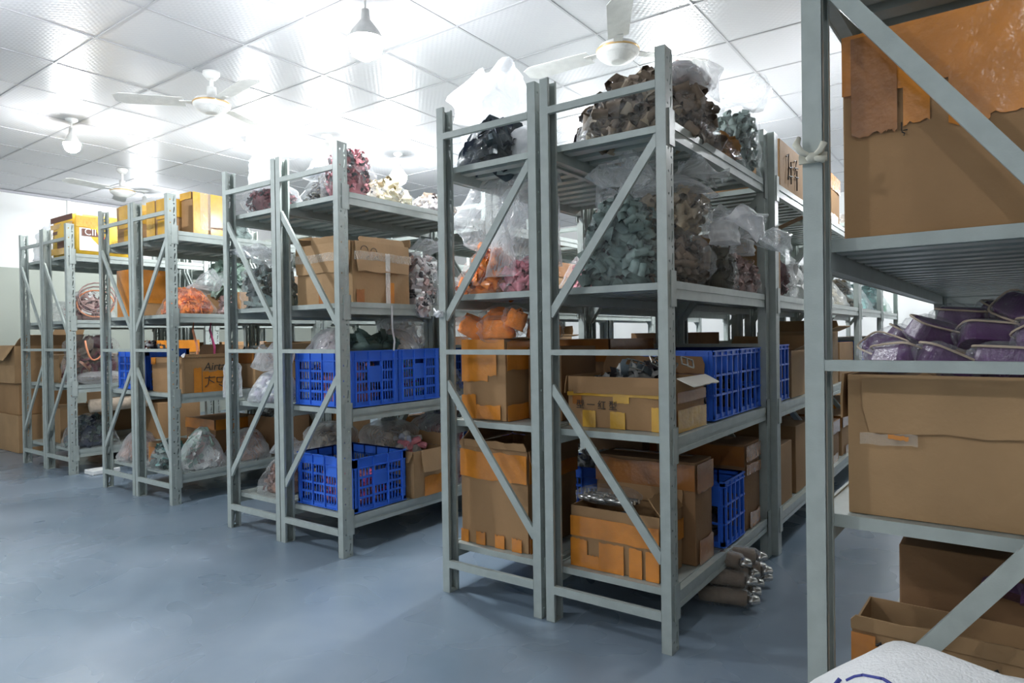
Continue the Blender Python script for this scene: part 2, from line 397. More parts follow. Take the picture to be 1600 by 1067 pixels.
rack(AX, AY, 2.4, 2, 'long grey-green steel storage rack closest to the viewer at the right edge', 'rack bays of the right edge row', AR)
rack(AX+2.413*math.sin(-AR), AY+2.413*math.cos(AR), 2.4, 2, 'long grey-green steel storage rack behind the closest one at the right edge', 'rack bays of the right edge row', AR)

# ------------------------------------------------------------------ cardboard boxes
def wall_grid(W_, D_, H_, rng, amp=.0025, nz=5, ns=6, top=False):
    """open box skin with slightly wavy walls; origin bottom centre"""
    per = []
    for i in range(ns): per.append((-W_/2+W_*i/ns, -D_/2, 0, -1))
    for i in range(ns): per.append((W_/2, -D_/2+D_*i/ns, 1, 0))
    for i in range(ns): per.append((W_/2-W_*i/ns, D_/2, 0, 1))
    for i in range(ns): per.append((-W_/2, D_/2-D_*i/ns, -1, 0))
    n = len(per); vs = []; ph = rng.uniform(0, 99)
    for j in range(nz+1):
        z = H_*j/nz
        for i, (x, y, nx, ny) in enumerate(per):
            c = (i % ns) / ns; bulge = math.sin(PI*c)*math.sin(PI*min(1, j/nz*.9))*amp*2.0
            q = mnoise.noise(Vector((x*5+ph, y*5, z*6)))*amp
            vs.append((x+nx*(bulge+q), y+ny*(bulge+q), z))
    fs = [(j*n+i, j*n+(i+1) % n, (j+1)*n+(i+1) % n, (j+1)*n+i) for j in range(nz) for i in range(n)]
    fs.append(tuple(range(n-1, -1, -1)))
    if top: fs.append(tuple(nz*n+i for i in range(n)))
    return vs, fs
def face_pt(face, W_, D_, H_, u, v, off):
    if face == 'f': return (-W_/2+W_*u, -D_/2-off, H_*v)
    if face == 'r': return (W_/2+off, -D_/2+D_*u, H_*v)
    if face == 'l': return (-W_/2-off, D_/2-D_*u, H_*v)
    if face == 'b': return (W_/2-W_*u, D_/2+off, H_*v)
    if face == 't': return (-W_/2+W_*u, -D_/2+D_*v, H_+off)
def tape(o, dims, material, rects, off=.0075, name='tape', ragged=True, rng=random.Random(5)):
    W_, D_, H_ = dims
    for k, (face, u0, u1, v0, v1) in enumerate(rects):
        m = MB()
        n = 8; row0 = []; row1 = []
        of = off+k*.0004
        for i in range(n+1):
            u = u0+(u1-u0)*i/n
            du = rng.uniform(-.012, .012) if ragged else 0
            row0.append(face_pt(face, W_, D_, H_, u, min(1, max(0, v0+du*(v0 > .02))), of)); row1.append(face_pt(face, W_, D_, H_, u, min(1.0, max(0, v1+du*(v1 < .98))), of))
        m.add(row0+row1, [(i, i+1, n+2+i, n+1+i) for i in range(n)])
        t = m.build(name, material, o)
        s = t.modifiers.new('s', 'SOLIDIFY'); s.thickness = .0008; s.offset = 0
    return t
def strokes(o, dims, face, polys, r=.0016, material='ink', off=.0105, name='writing'):
    W_, D_, H_ = dims; m = MB()
    for pl in polys:
        pts = [face_pt(face, W_, D_, H_, u, v, off) for u, v in pl]
        m.tube(pts, r, 5)
    return m.build(name, material, o)
def text(o, dims, face, u, v, s, size, material='ink', rz=0, off=.011, name='writing', lean=0):
    W_, D_, H_ = dims
    c = bpy.data.curves.new(name, 'FONT'); c.body = s; c.size = size; c.extrude = .0003; c.shear = lean
    tmp = bpy.data.objects.new('tmp', c); COL.objects.link(tmp)
    dg = bpy.context.evaluated_depsgraph_get(); me = bpy.data.meshes.new_from_object(tmp.evaluated_get(dg)); bpy.data.objects.remove(tmp)
    me.materials.clear(); me.materials.append(M[material])
    t = bpy.data.objects.new(name, me); COL.objects.link(t); t.parent = o
    t.location = face_pt(face, W_, D_, H_, u, v, off)
    t.rotation_euler = (PI/2, rz, {'f': 0, 'r': PI/2, 'l': -PI/2, 'b': PI}[face])
    return t
def flap(o, dims, side, length, ang, mats='card', u0=0, u1=1, rng=random.Random(3)):
    """flap hinged on the top edge of one side; ang 0 = straight up, 90 = folded out level, 175 = hanging down outside, -90 = closed"""
    W_, D_, H_ = dims
    a = R(ang); n = 7; vs = []
    segs = [(0, 0), (.5, 0), (1, 0)]
    for j, (q, _) in enumerate(segs):
        for i in range(n+1):
            u = u0+(u1-u0)*(i/n)
            if j == 2: u = u0+(u1-u0)*(.03+.94*i/n)
            x, y, z = face_pt(side, W_, D_, H_, u, 1, .0065+ (.002 if abs(ang) > 150 else 0))
            out = {'f': (0, -1), 'r': (1, 0), 'l': (-1, 0), 'b': (0, 1)}[side]
            d = length*q + (rng.uniform(-.004, .004) if j else 0)
            vs.append((x+out[0]*math.sin(a)*d, y+out[1]*math.sin(a)*d, z+math.cos(a)*d+.001))
    fs = [(j*(n+1)+i, j*(n+1)+i+1, (j+1)*(n+1)+i+1, (j+1)*(n+1)+i) for j in range(2) for i in range(n)]
    m = MB().add(vs, fs).build('flap', mats, o)
    s = m.modifiers.new('s', 'SOLIDIFY'); s.thickness = .004; s.offset = 0
    return m
SEED = [100]
def box(x0, x1, y0, y1, z, h, label, material='card', open_=False, rz=0, group='cardboard boxes on the racks', name='cardboard_box', amp=.0025, tilt=None):
    SEED[0] += 1; rng = random.Random(SEED[0])
    dims = (x1-x0-.012, y1-y0-.012, h)
    o = empty(name, ((x0+x1)/2, (y0+y1)/2, z+.0015), rz, label, 'box', group)
    if tilt: o.rotation_euler = (tilt[0], tilt[1], rz)
    vs, fs = wall_grid(*dims, rng, amp, top=not open_)
    b = MB().add(vs, fs).build('box_body', material, o)
    if open_:
        s = b.modifiers.new('s', 'SOLIDIFY'); s.thickness = .004; s.offset = -1
    else:
        s = b.modifiers.new('b', 'BEVEL'); s.width = .003; s.segments = 2; s.limit_method = 'ANGLE'
    o['_d'] = dims
    return o
def dm(o): return tuple(o['_d'])

# ------------------------------------------------------------------ piece templates and heaps
def t_bow():
    vs, fs, mi = [], [], []
    for s in (-1, 1):
        n = 8; b = len(vs)
        for k in range(n):
            a = 2*PI*k/n; x = .62*(1-math.cos(a))*.5
            zz = .19*math.sin(a)*(1-.25*math.cos(a))
            w = .09+.33*x
            for q in (-1, 0, 1):
                vs.append((s*x*1.0, q*w, zz*(1 if q else .8)+(.02*math.sin(7*x) if q else 0)))
        for k in range(n):
            for q in (0, 1):
                k2 = (k+1) % n
                fs.append((b+k*3+q, b+k2*3+q, b+k2*3+q+1, b+k*3+q+1)); mi.append(0)
    b = len(vs)
    for x in (-.06, .06):
        for k in range(6):
            a = 2*PI*k/6; vs.append((x, .13*math.cos(a), .10*math.sin(a)))
    for k in range(6): fs.append((b+k, b+(k+1) % 6, b+6+(k+1) % 6, b+6+k)); mi.append(1)
    return np.array(vs), fs, mi
def t_strip():
    vs, fs = [], []; n = 7
    for i in range(n):
        a = i/(n-1)*PI*1.3
        for q in (-1, 0, 1): vs.append((.45*math.cos(a), q*.16, .30*math.sin(a)+(.04 if q == 0 else 0)))
    for i in range(n-1):
        for q in (0, 1): fs.append((i*3+q, i*3+q+1, i*3+4+q, i*3+3+q))
    return np.array(vs), fs, [0]*len(fs)
def t_blob(seed=1):
    bm = bmesh.new(); bmesh.ops.create_icosphere(bm, subdivisions=2, radius=.5)
    for v in bm.verts:
        n = mnoise.noise(v.co*3.1+Vector((seed, 0, 0))); v.co *= 1+.45*n; v.co.z *= .6
    bm.verts.ensure_lookup_table(); vs = np.array([v.co[:] for v in bm.verts]); fs = [tuple(v.index for v in f.verts) for f in bm.faces]; bm.free()
    return vs, fs, [0]*len(fs)
def t_buckle():
    m = MB()
    for a, b in (((-.5, -.35), (.5, -.35)), ((.5, -.35), (.5, .35)), ((.5, .35), (-.5, .35)), ((-.5, .35), (-.5, -.35)), ((0, -.35), (0, .35))):
        m.bar((a[0], a[1], 0), (b[0], b[1], 0), .09, .09)
    return np.array(m.v), m.f, [0]*len(m.f)
def t_tube():
    m = MB(); m.tube([(-.5, 0, 0), (-.42, 0, 0), (.42, 0, 0), (.5, 0, 0)], [.15, .19, .19, .15], 8)
    return np.array(m.v), m.f, [0]*len(m.f)
def t_fold():
    # a flattened folded cloth petal
    vs, fs = [], []; n = 6
    for i in range(n):
        u = i/(n-1)
        for j in range(5):
            v = j/4-.5; vs.append(((u-.5)*1.1, v*(.35+.5*math.sin(PI*u)), .12*math.cos(v*9)*(1-u*.4)+.1*math.sin(3*u)))
    for i in range(n-1):
        for j in range(4): fs.append((i*5+j, i*5+j+1, i*5+6+j, i*5+5+j))
    return np.array(vs), fs, [0]*len(fs)
TM = {'bow': t_bow(), 'strip': t_strip(), 'blob': t_blob(), 'blob2': t_blob(7), 'buckle': t_buckle(), 'tube': t_tube(), 'fold': t_fold()}
def rotm(rng, flat=0):
    a, b, c = rng.uniform(0, 2*PI), rng.uniform(-1, 1), rng.uniform(0, 2*PI)
    if flat: return np.array(Matrix.Rotation(a, 3, 'Z') @ Matrix.Rotation(rng.uniform(-flat, flat), 3, 'X') @ Matrix.Rotation(rng.uniform(-flat, flat), 3, 'Y'))
    return np.array(Matrix.Rotation(a, 3, 'Z') @ Matrix.Rotation(math.acos(b), 3, 'X') @ Matrix.Rotation(c, 3, 'Z'))
def prof(t, kind):
    if kind == 'heap': return math.sqrt(max(0, 1-t**2.2))*(.93+.07*math.cos(t*5))
    if kind == 'tall': return (1-.12*t-.04*math.sin(t*13))*(1 if t < .8 else math.sqrt(max(.05, 1-((t-.8)/.2)**2*.85)))
    if kind == 'pillow': return math.sin(PI*(.12+.80*t))**.5
    if kind == 'slope': return (1-t)**.65*.98+.02
    return 1-.15*t
def heap_pts(n, W_, D_, H_, kind, rng, sq=.6):
    P = []
    for _ in range(n):
        t = rng.random()**.85*.98; a = rng.uniform(0, 2*PI); r = prof(t, kind)*rng.uniform(.72, .95)
        ca, sa = math.cos(a), math.sin(a)
        ca = math.copysign(abs(ca)**sq, ca); sa = math.copysign(abs(sa)**sq, sa)
        P.append((W_/2*r*ca, D_/2*r*sa, H_*(.04+.93*t)))
    return P
def superloft(W_, D_, H_, kind, seg=20, nz=10, sq=.6, scale=1.0, amp=0, seed=0, z0=0, close=True, ridge=0):
    vs = []; fs = []
    for j in range(nz+1):
        t = j/nz; r = prof(min(t, .995), kind)*scale
        for i in range(seg):
            a = 2*PI*i/seg; ca, sa = math.cos(a), math.sin(a)
            ca = math.copysign(abs(ca)**sq, ca); sa = math.copysign(abs(sa)**sq, sa)
            k = 1
            if amp: k += amp*mnoise.noise(Vector((ca*2.3+seed, sa*2.3, t*4)))+amp*.5*mnoise.noise(Vector((ca*6+seed, sa*6, t*9)))
            if ridge: k += ridge*math.sin(a*7+seed+t*2)*t
            vs.append((W_/2*r*ca*k, D_/2*r*sa*k, z0+H_*t))
    for j in range(nz):
        for i in range(seg): fs.append((j*seg+i, j*seg+(i+1) % seg, (j+1)*seg+(i+1) % seg, (j+1)*seg+i))
    if close: fs.append(tuple(range(seg-1, -1, -1))); fs.append(tuple(nz*seg+i for i in range(seg)))
    return vs, fs
def scatter(m, tname, pts, size, rng, flat=0, mi0=0, mi1=1):
    tv, tf, tm_ = TM[tname]
    for p in pts:
        s = size*rng.uniform(.8, 1.2); rm = rotm(rng, flat)
        w = (tv*s)@rm.T+np.array(p)
        n = len(m.v); m.v += [tuple(q) for q in w.tolist()]; m.f += [tuple(i+n for i in f) for f in tf]; m.mi += [mi1 if q else mi0 for q in tm_]
def heap(x, y, z, W_, D_, H_, kind, tname, n, size, mats, label, cat='fabric bows', name='fabric_bows', seed=1, flat=0, rz=0, core=.72, group=None, pts=None, tilt=None):
    rng = random.Random(seed*77+3); m = MB()
    if core:
        vs, fs = superloft(W_, D_, H_*(.86), kind, 14, 6, scale=core, amp=.1, seed=seed); m.add(vs, fs, 0)
    P = pts or heap_pts(n, W_-size*.5, D_-size*.5, H_-size*.2, kind, rng)
    k = len(mats)
    if k <= 2:
        scatter(m, tname, [(a, b, max(c, size*.32)) for a, b, c in P], size, rng, flat, 0, k-1)
    else:
        for q in range(k): scatter(m, tname, [(a, b, max(c, size*.32)) for a, b, c in P[q::k]], size, rng, flat, q, q)
    o = m.build(name, list(mats), smooth=(tname in ('bow', 'strip', 'blob', 'blob2', 'fold')), loc=(x, y, z+.002))
    o.rotation_euler = (tilt[0], tilt[1], rz) if tilt else (0, 0, rz)
    return setp(o, label, cat, group or 'loose goods packed in bags and boxes', 'stuff')
def film(x, y, z, W_, D_, H_, kind, label, material='film', seed=1, mouth=None, rz=0, scale=1.07, tilt=None, name='plastic_bag', group='clear plastic bags on the racks', ridge=.02, amp=.10, single=True):
    """a clear bag: body skin + optional mouth = list of (dx, dy, z, rx, ry) rings continuing upward"""
    seg = 28; vs, fs = superloft(W_, D_, H_*1.03, kind, seg, 12, scale=scale, amp=amp, seed=seed, close=False, ridge=ridge)
    fs = list(fs); fs.append(tuple(range(seg-1, -1, -1)))
    o = empty(name, (x, y, z+.001), rz, label, 'bag', group)
    if tilt: o.rotation_euler = (tilt[0], tilt[1], rz)
    b = MB().add(vs, fs).build('bag_film', material, o, True)
    if mouth:
        rings = [vs[-seg:]]; rng = random.Random(seed)
        mats = material
        n0 = seg; V = list(vs[-seg:]); F = []
        prev = V
        steps = []
        last = (0, 0, H_*1.03, None, None)
        allr = mouth
        cur = V
        for (dx, dy, zz, rx, ry) in allr:
            ph = rng.uniform(0, 6)
            new = []
            for i in range(seg):
                a = 2*PI*i/seg
                k = 1+.16*math.sin(3*a+ph)+.10*math.sin(7*a+ph*2)
                new.append((dx+rx*math.cos(a)*k, dy+ry*math.sin(a)*k, zz+.022*math.sin(2*a+ph)+.012*math.sin(5*a)))
            # two in-between rings for smooth crinkles
            for q in (1/3, 2/3, 1):
                ring = []
                for i in range(seg):
                    c = Vector(cur[i]).lerp(Vector(new[i]), q)
                    nn = mnoise.noise(Vector((c.x*14+seed, c.y*14, c.z*14)))
                    d = Vector((c.x-dx, c.y-dy, 0)); 
                    if d.length > 1e-4: d.normalize()
                    c += d*nn*.016
                    ring.append(tuple(c))
                n = len(V); V += ring
                F += [(n-seg+i, n-seg+(i+1) % seg, n+(i+1) % seg, n+i) for i in range(seg)]
            cur = new
        MB().add(V, F).build('bag_mouth', M['film2'] if material == 'film' else M[material], o, True)
    return o
def bagof(x, y, z, W_, D_, H_, what, colour, where, tname='bow', size=.06, n=110, kind='tall', material='film', mats=None, mouth=None, seed=1, fs=1.07, **k):
    mats = mats or (colour, 'dark')
    film(x, y, z, W_, D_, H_, kind, 'clear bag of %s %s' % (what, where), material, seed, mouth, scale=fs, rz=k.get('rz', 0), tilt=k.get('tilt'))
    return heap(x, y, z+.004, W_*.94, D_*.94, H_*.96, kind, tname, n, size, mats, 'bagged %s %s' % (what, where),
                k.get('cat', 'fabric bows'), k.get('name', 'fabric_bows'), seed, k.get('flat', 0), k.get('rz', 0), tilt=k.get('tilt'))

# ------------------------------------------------------------------ crates
def crate_mesh_parts(Wc, Dc, Hc, big):
    body = MB(); t = .004; e = .0025
    body.box(-Wc/2, Wc/2, -Dc/2, Dc/2, 0, .006)
    def wall(axis, s):
        L_ = Wc if axis == 'x' else Dc
        def P(u0, u1, z0, z1, o0=0, o1=t):
            # u along wall; depth measured inward from the outer face; negative = sticks out
            if axis == 'x':
                a, b = sorted((s*(Dc/2-o0), s*(Dc/2-o1))); body.box(u0, u1, a, b, z0, z1)
            else:
                a, b = sorted((s*(Wc/2-o0), s*(Wc/2-o1))); body.box(a, b, u0, u1, z0, z1)
        h = L_/2
        nc = 4 if (big or axis == 'x') else 3
        rim = .05 if not big else .022
        # outer frame lines
        P(-h, h, Hc-rim, Hc, 0, t); P(-h, h, Hc-.006, Hc, -.006, t); P(-h, h, 0, .022, 0, t); P(-h, h, 0, .005, -.005, t)
        P(-h, h, Hc-rim-.002, Hc-rim+.003, -.005, t)
        corner = .028 if not big else .02
        P(-h, -h+corner, 0, Hc, 0, t); P(h-corner, h, 0, Hc, 0, t)
        nr = 3 if big else 4
        zs = [.02+(Hc-rim-.02)*j/nr for j in range(nr+1)]
        us = [-h+corner+(L_-2*corner)*i/nc for i in range(nc+1)]
        for u in us:
            P(u-.004, u+.004, 0, Hc, -.006, t)
            if not big: P(u-.007, u+.007, 0, Hc-rim, 0, t)
        for z in zs[1:-1]: P(-h, h, z-.004, z+.004, -.004 if big else -.001, t)
        for i in range(nc):
            for j in range(nr):
                u0, u1, z0, z1 = us[i], us[i+1], zs[j], zs[j+1]
                if big:
                    if axis == 'x' and j == nr-1: P(u0, u1, z0, z1)
                    continue
                mid = (i == nc//2) if axis == 'x' else (i == 1)
                if mid and j == nr-1 and axis == 'x': P(u0, u1, z0, z1); continue
                if mid and axis == 'y' and j == nr-2: P(u0, u1, z0, z1); continue
                if mid and axis == 'y' and j == nr-1:
                    P(u0, u1, z0, z0+(z1-z0)*.45)
                    P(u0, u1, z1-(z1-z0)*.1, z1)
                    continue
                q0, q1 = u0+.007, u1-.007; w = (q1-q0)
                P(u0, u1, z0, z0+.006); P(u0, u1, z1-.006, z1)
                for c in range(1, 4): P(q0+w*c/4-.0022, q0+w*c/4+.0022, z0, z1)
    for s in (-1, 1): wall('x', s); wall('y', s)
    return body
crate_cache = {}
def crate(x0, y0, z, Wc, Dc, Hc, label, big=False, group='blue plastic crates', rz=0):
    k = (Wc, Dc, Hc, big)
    t = empty('plastic_crate', (x0+Wc/2, y0+Dc/2, z+.006), rz, label, 'crate', group)
    if k not in crate_cache:
        o = crate_mesh_parts(*k).build('crate_body', 'blue', t); crate_cache[k] = o.data
    else:
        o = bpy.data.objects.new('crate_body', crate_cache[k]); COL.objects.link(o); o.parent = t
    return t

# ================================================================== goods
g1 = 'on the third shelf'
rr = random.Random(11)
# ---------------- B, right half, front bay
Z0, Z1, Z2, Z3 = [h for h in H]
b = box(-1.313, -.945, 2.165, 2.375, Z0, .225, 'low open cardboard box banded in orange tape on the bottom shelf of the big centre row', 'card', True)
tape(b, dm(b), 'tape', [('f', 0, 1, .50, .83), ('r', 0, 1, .5, .83), ('f', .0, .20, 0, .46), ('f', .34, .62, 0, .46), ('f', .68, .82, 0, .46), ('f', .86, 1, 0, .46), ('f', .2, .34, 0, .22), ('r', 0, .5, 0, .4)])
flap(b, dm(b), 'b', .09, 15, 'card'); flap(b, dm(b), 'r', .08, -40, 'card')
heap(-1.14, 2.27, Z0+.05, .32, .17, .16, 'heap', 'strip', 40, .06, ('slate', 'black'), 'dark fabric strips inside the low orange-banded box', 'fabric', 'fabric_strips', 4)
for i in range(16):
    c, r_ = i % 6, i//6
    t = empty('foil_sachet', (-1.285+.036*c+.004*r_, 2.24+.032*r_, Z0+.232+.004*(i % 2)), rr.uniform(-.2, .2), 'cream foil-wrapped buckle on the low orange-banded box, %s row, %s' % (['front', 'middle', 'back'][r_], ['leftmost', 'second from left', 'third from left', 'fourth from left', 'fifth from left', 'rightmost'][c]), 'wrapped buckle', 'foil-wrapped buckles on the low orange-banded box')
    vs, fs, _ = TM['tube']; m = MB().add([(v[0]*.05, v[1]*.07, v[2]*.06+.01) for v in vs], fs); m.build('wrapper', 'shiny', t, True)
    MB().bar((-.03, 0, .012), (.03, 0, .012), .006, .014).build('trim', 'beige', t)
film(-1.20, 2.27, Z0+.226, .24, .13, .06, 'pillow', 'flat clear packet of cream wrapped buckles lying on the low orange-banded box', seed=5)
b = box(-1.326, -.90, 2.39, 2.575, Z0, .385, 'tall cardboard box with a brown tape band behind the low orange-banded box', 'card3')
tape(b, dm(b), 'tapeb', [('f', 0, 1, .72, .97), ('r', 0, 1, .70, .98), ('r', .1, .95, 0, .24), ('t', .1, .9, .4, .6)])
c_ = crate(-1.29, 2.65, Z0, .405, .26, .265, 'blue open-grid crate on the bottom shelf between two tall taped boxes', True)
heap(-1.09, 2.78, Z0+.015, .36, .22, .2, 'heap', 'buckle', 60, .05, ('black', 'slate'), 'dark buckles inside the bottom-shelf blue crate of the big centre row', 'buckles', 'buckles', 6)
b = box(-1.30, -.885, 2.94, 3.17, Z0, .375, 'tall cardboard box behind the bottom-shelf blue crate at the far end of the front bay', 'card3')
tape(b, dm(b), 'tapeb', [('f', 0, 1, .74, .98), ('r', 0, 1, .8, .98), ('r', 0, 1, .64, .76), ('r', .2, .9, 0, .18)])
b = box(-1.345, -.90, 2.21, 2.50, Z1, .19, 'shallow open cardboard box patched with yellow tape, its flaps folded out', 'card', True)
d_ = dm(b)
tape(b, d_, 'tapey', [('f', .15, .28, 0, .33), ('f', .42, .56, 0, .33), ('f', .45, .60, .5, .9), ('f', .80, 1, 0, .45), ('f', 0, 1, .62, .70), ('r', 0, 1, 0, .42)])
tape(b, d_, 'tapeb', [('f', .05, .14, .45, .9), ('r', 0, 1, .55, .75)])
flap(b, d_, 'f', .062, 172, 'card', .05, 1); flap(b, d_, 'r', .062, 115, 'cardin'); flap(b, d_, 'l', .07, 168, 'card'); flap(b, d_, 'b', .07, 10, 'card3')
text(b, d_, 'f', .09, .38, '型 一 红 型', .036)
rs = random.Random(3); pts = [(rs.uniform(-.20, .23), rs.uniform(-.1, .1), rs.uniform(.0, .09)*(1.3-abs(rs.random()))) for _ in range(60)]
heap(-1.12, 2.35, Z1+.12, .40, .24, .12, 'heap', 'strip', 50, .085, ('silver', 'black', 'slate'), 'grey shiny strap ends heaped in the shallow yellow-taped box', 'straps', 'strap_ends', 7, core=.6, group='strap ends')
for i, (dx, dy, rz_) in enumerate([(.0, -.06, .3), (.07, -.02, -.4), (.13, -.07, .1), (.17, .0, .9), (-.06, .02, .2), (.03, .04, 1.2)]):
    t = empty('metal_buckle', (-1.08+dx, 2.34+dy, Z1+.235+.01*(i % 2)), rz_, 'square metal buckle on the yellow-taped box straps, '+['centre front', 'right of centre', 'right front', 'far right', 'left', 'centre back'][i], 'buckle', 'square buckles on the yellow-taped box'); t.rotation_euler = (.9, .3, rz_)
    vs, fs, _ = TM['buckle']; MB().add([(v[0]*.05, v[1]*.05, v[2]*.05) for v in vs], fs).build('buckle_frame', 'shiny', t)
CB = [('blue open-grid crate on the second shelf beside the yellow-taped box', 2.565), ('blue open-grid crate at the far end of the second shelf in the front bay', 2.892)]
for lb, yy in CB:
    crate(-1.30, yy, Z1, .405, .315, .275, lb, True)
heap(-1.10, 2.72, Z1+.014, .36, .27, .20, 'heap', 'buckle', 60, .05, ('black', 'silver', 'slate'), 'dark buckles inside the second-shelf crate beside the yellow-taped box', 'buckles', 'buckles', 8)
heap(-1.10, 3.05, Z1+.014, .36, .27, .18, 'heap', 'strip', 50, .06, ('black', 'slate', 'navy'), 'dark straps inside the second-shelf crate at the far end', 'straps', 'straps', 9)
# crate with silver tubes, left half seen through the right half
crate(-1.80, 2.76, Z0, .40, .31, .235, 'blue crate heaped with small silver tubes behind the tall open box', False)
heap(-1.60, 2.90, Z0+.02, .38, .29, .30, 'heap', 'tube', 190, .05, ('silver', 'shiny'), 'small silver tubes heaped in the blue crate on the bottom shelf', 'metal tubes', 'metal_tubes', 10)
b = box(-1.80, -1.45, 3.12, 3.22, Z0, .38, 'cardboard box standing behind the crate of silver tubes', 'card3')
# third shelf right half
bagof(-1.135, 2.30, Z2, .36, .26, .35, 'grey-green fabric bows', 'greygreen', 'filling the right of the third shelf behind the diagonal brace', size=.085, n=260, kind='heap', seed=21,
      mouth=[(.04, 0, .37, .05, .04), (.02, .02, .42, .10, .07), (-.03, .03, .47, .12, .08)])
bagof(-1.27, 2.50, Z2, .16, .30, .25, 'salmon pink fabric bows', 'pink', 'in the left corner of the third shelf of the right half', size=.06, n=80, kind='heap', seed=22,
      mouth=[(0, 0, .27, .06, .07), (.03, -.02, .35, .11, .09), (.05, -.04, .41, .12, .08)])
film(-1.22, 2.62, Z2, .26, .3, .38, 'tall', 'empty milky bag slumped behind the pink bows on the third shelf', 'film2', 23, [(.0, 0, .42, .1, .08), (.02, -.03, .46, .13, .05)])
bagof(-.985, 2.42, Z2, .24, .34, .20, 'tan fabric bows', 'browntan', 'lying lowest at the right edge of the third shelf', size=.075, n=110, kind='pillow', seed=24)
bagof(-.985, 2.42, Z2+.19, .23, .33, .17, 'olive tan fabric bows', 'tan', 'stacked on the tan bag, right edge of third shelf', size=.075, n=90, kind='pillow', seed=25)
film(-.97, 2.42, Z2+.35, .24, .34, .07, 'slope', 'milky empty bag end lying flat on top of the tan bags', 'film2', 26, [(.05, .1, .10, .08, .16), (.08, .17, .085, .05, .10)])
bagof(-.93, 2.76, Z2, .12, .17, .19, 'dark olive folded fabric', 'dkolive', 'standing beside the tan bags on the third shelf', tname='fold', size=.06, n=50, seed=27, cat='fabric', name='folded_fabric')
bagof(-.93, 2.95, Z2, .13, .17, .17, 'dusty pink fabric bows', 'dusty', 'beside the dark olive bag on the third shelf', tname='bow', size=.055, n=55, kind='heap', seed=28)
bagof(-.93, 3.11, Z2, .13, .15, .16, 'brown-pink fabric bows', 'dusty', 'at the far end of the third shelf in the front bay', tname='bow', size=.05, n=50, kind='heap', seed=29)
film(-.90, 2.74, Z2+.19, .1, .14, .09, 'tall', 'milky bag mouth bulging out over the dark olive bag', 'film3', 30, [(.04, .02, .11, .07, .10), (.07, .10, .09, .05, .07), (.09, .16, .05, .02, .03)])
film(-.92, 3.02, Z2+.17, .1, .14, .07, 'tall', 'milky bag mouth drooping past the far post of the front bay', 'film2', 31, [(.05, .05, .10, .06, .10), (.12, .12, .06, .05, .06), (.15, .18, .02, .015, .02)])
film(-.97, 2.86, Z2+.24, .1, .14, .10, 'tall', 'clear bag mouth stretching back under the top shelf', 'film2', 32, [(.03, .08, .12, .05, .08), (.07, .22, .09, .03, .05), (.10, .30, .10, .03, .03)])
film(-1.08, 2.42, Z2+.36, .12, .12, .10, 'tall', 'crumpled bag neck standing above the grey-green bows', 'film2', 33, [(.0, 0, .12, .05, .05), (-.02, 0, .16, .07, .05)])
# top shelf right half
bagof(-1.10, 2.34, Z3, .40, .32, .255, 'tan fabric bows with dark lining', 'tan', 'biggest bag on the top shelf of the centre row', size=.10, n=230, kind='heap', seed=41, mats=('tan', 'browntan', 'browntan'), fs=1.06)
bagof(-.93, 2.44, Z3, .17, .34, .22, 'brown fabric bows', 'browntan', 'right of the upright on the top shelf, over the beam', size=.085, n=90, kind='heap', seed=42,
      mouth=[(.0, .04, .22, .08, .15), (.0, .05, .27, .09, .15), (.0, .05, .30, .05, .1)])
bagof(-.99, 2.50, Z3+.24, .20, .30, .07, 'dull pink fabric pieces', 'dusty', 'on top of the brown bows near the ceiling', tname='fold', size=.07, n=30, kind='pillow', seed=43, material='film3', cat='fabric', name='fabric_pieces')
bagof(-1.31, 2.42, Z3, .12, .22, .22, 'black and brown pleated fabric', 'black', 'left of the big tan bag on the top shelf', tname='fold', size=.10, n=46, kind='heap', seed=44, mats=('black', 'browntan', 'navy'), cat='fabric', name='pleated_fabric')
bagof(-.94, 2.80, Z3, .16, .32, .12, 'mustard brown fabric', 'mustard', 'hanging over the beam on the top shelf of the centre row', tname='fold', size=.08, n=60, kind='heap', seed=45, cat='fabric', name='folded_fabric')
bagof(-.95, 3.05, Z3+.0, .19, .24, .29, 'sea-green fabric bows', 'greygreen', 'at the far end of the top shelf of the front bay', size=.065, n=130, kind='tall', seed=46, material='film',
      mouth=[(.0, .03, .30, .10, .12), (.02, .06, .36, .12, .13), (.03, .08, .40, .11, .1)])
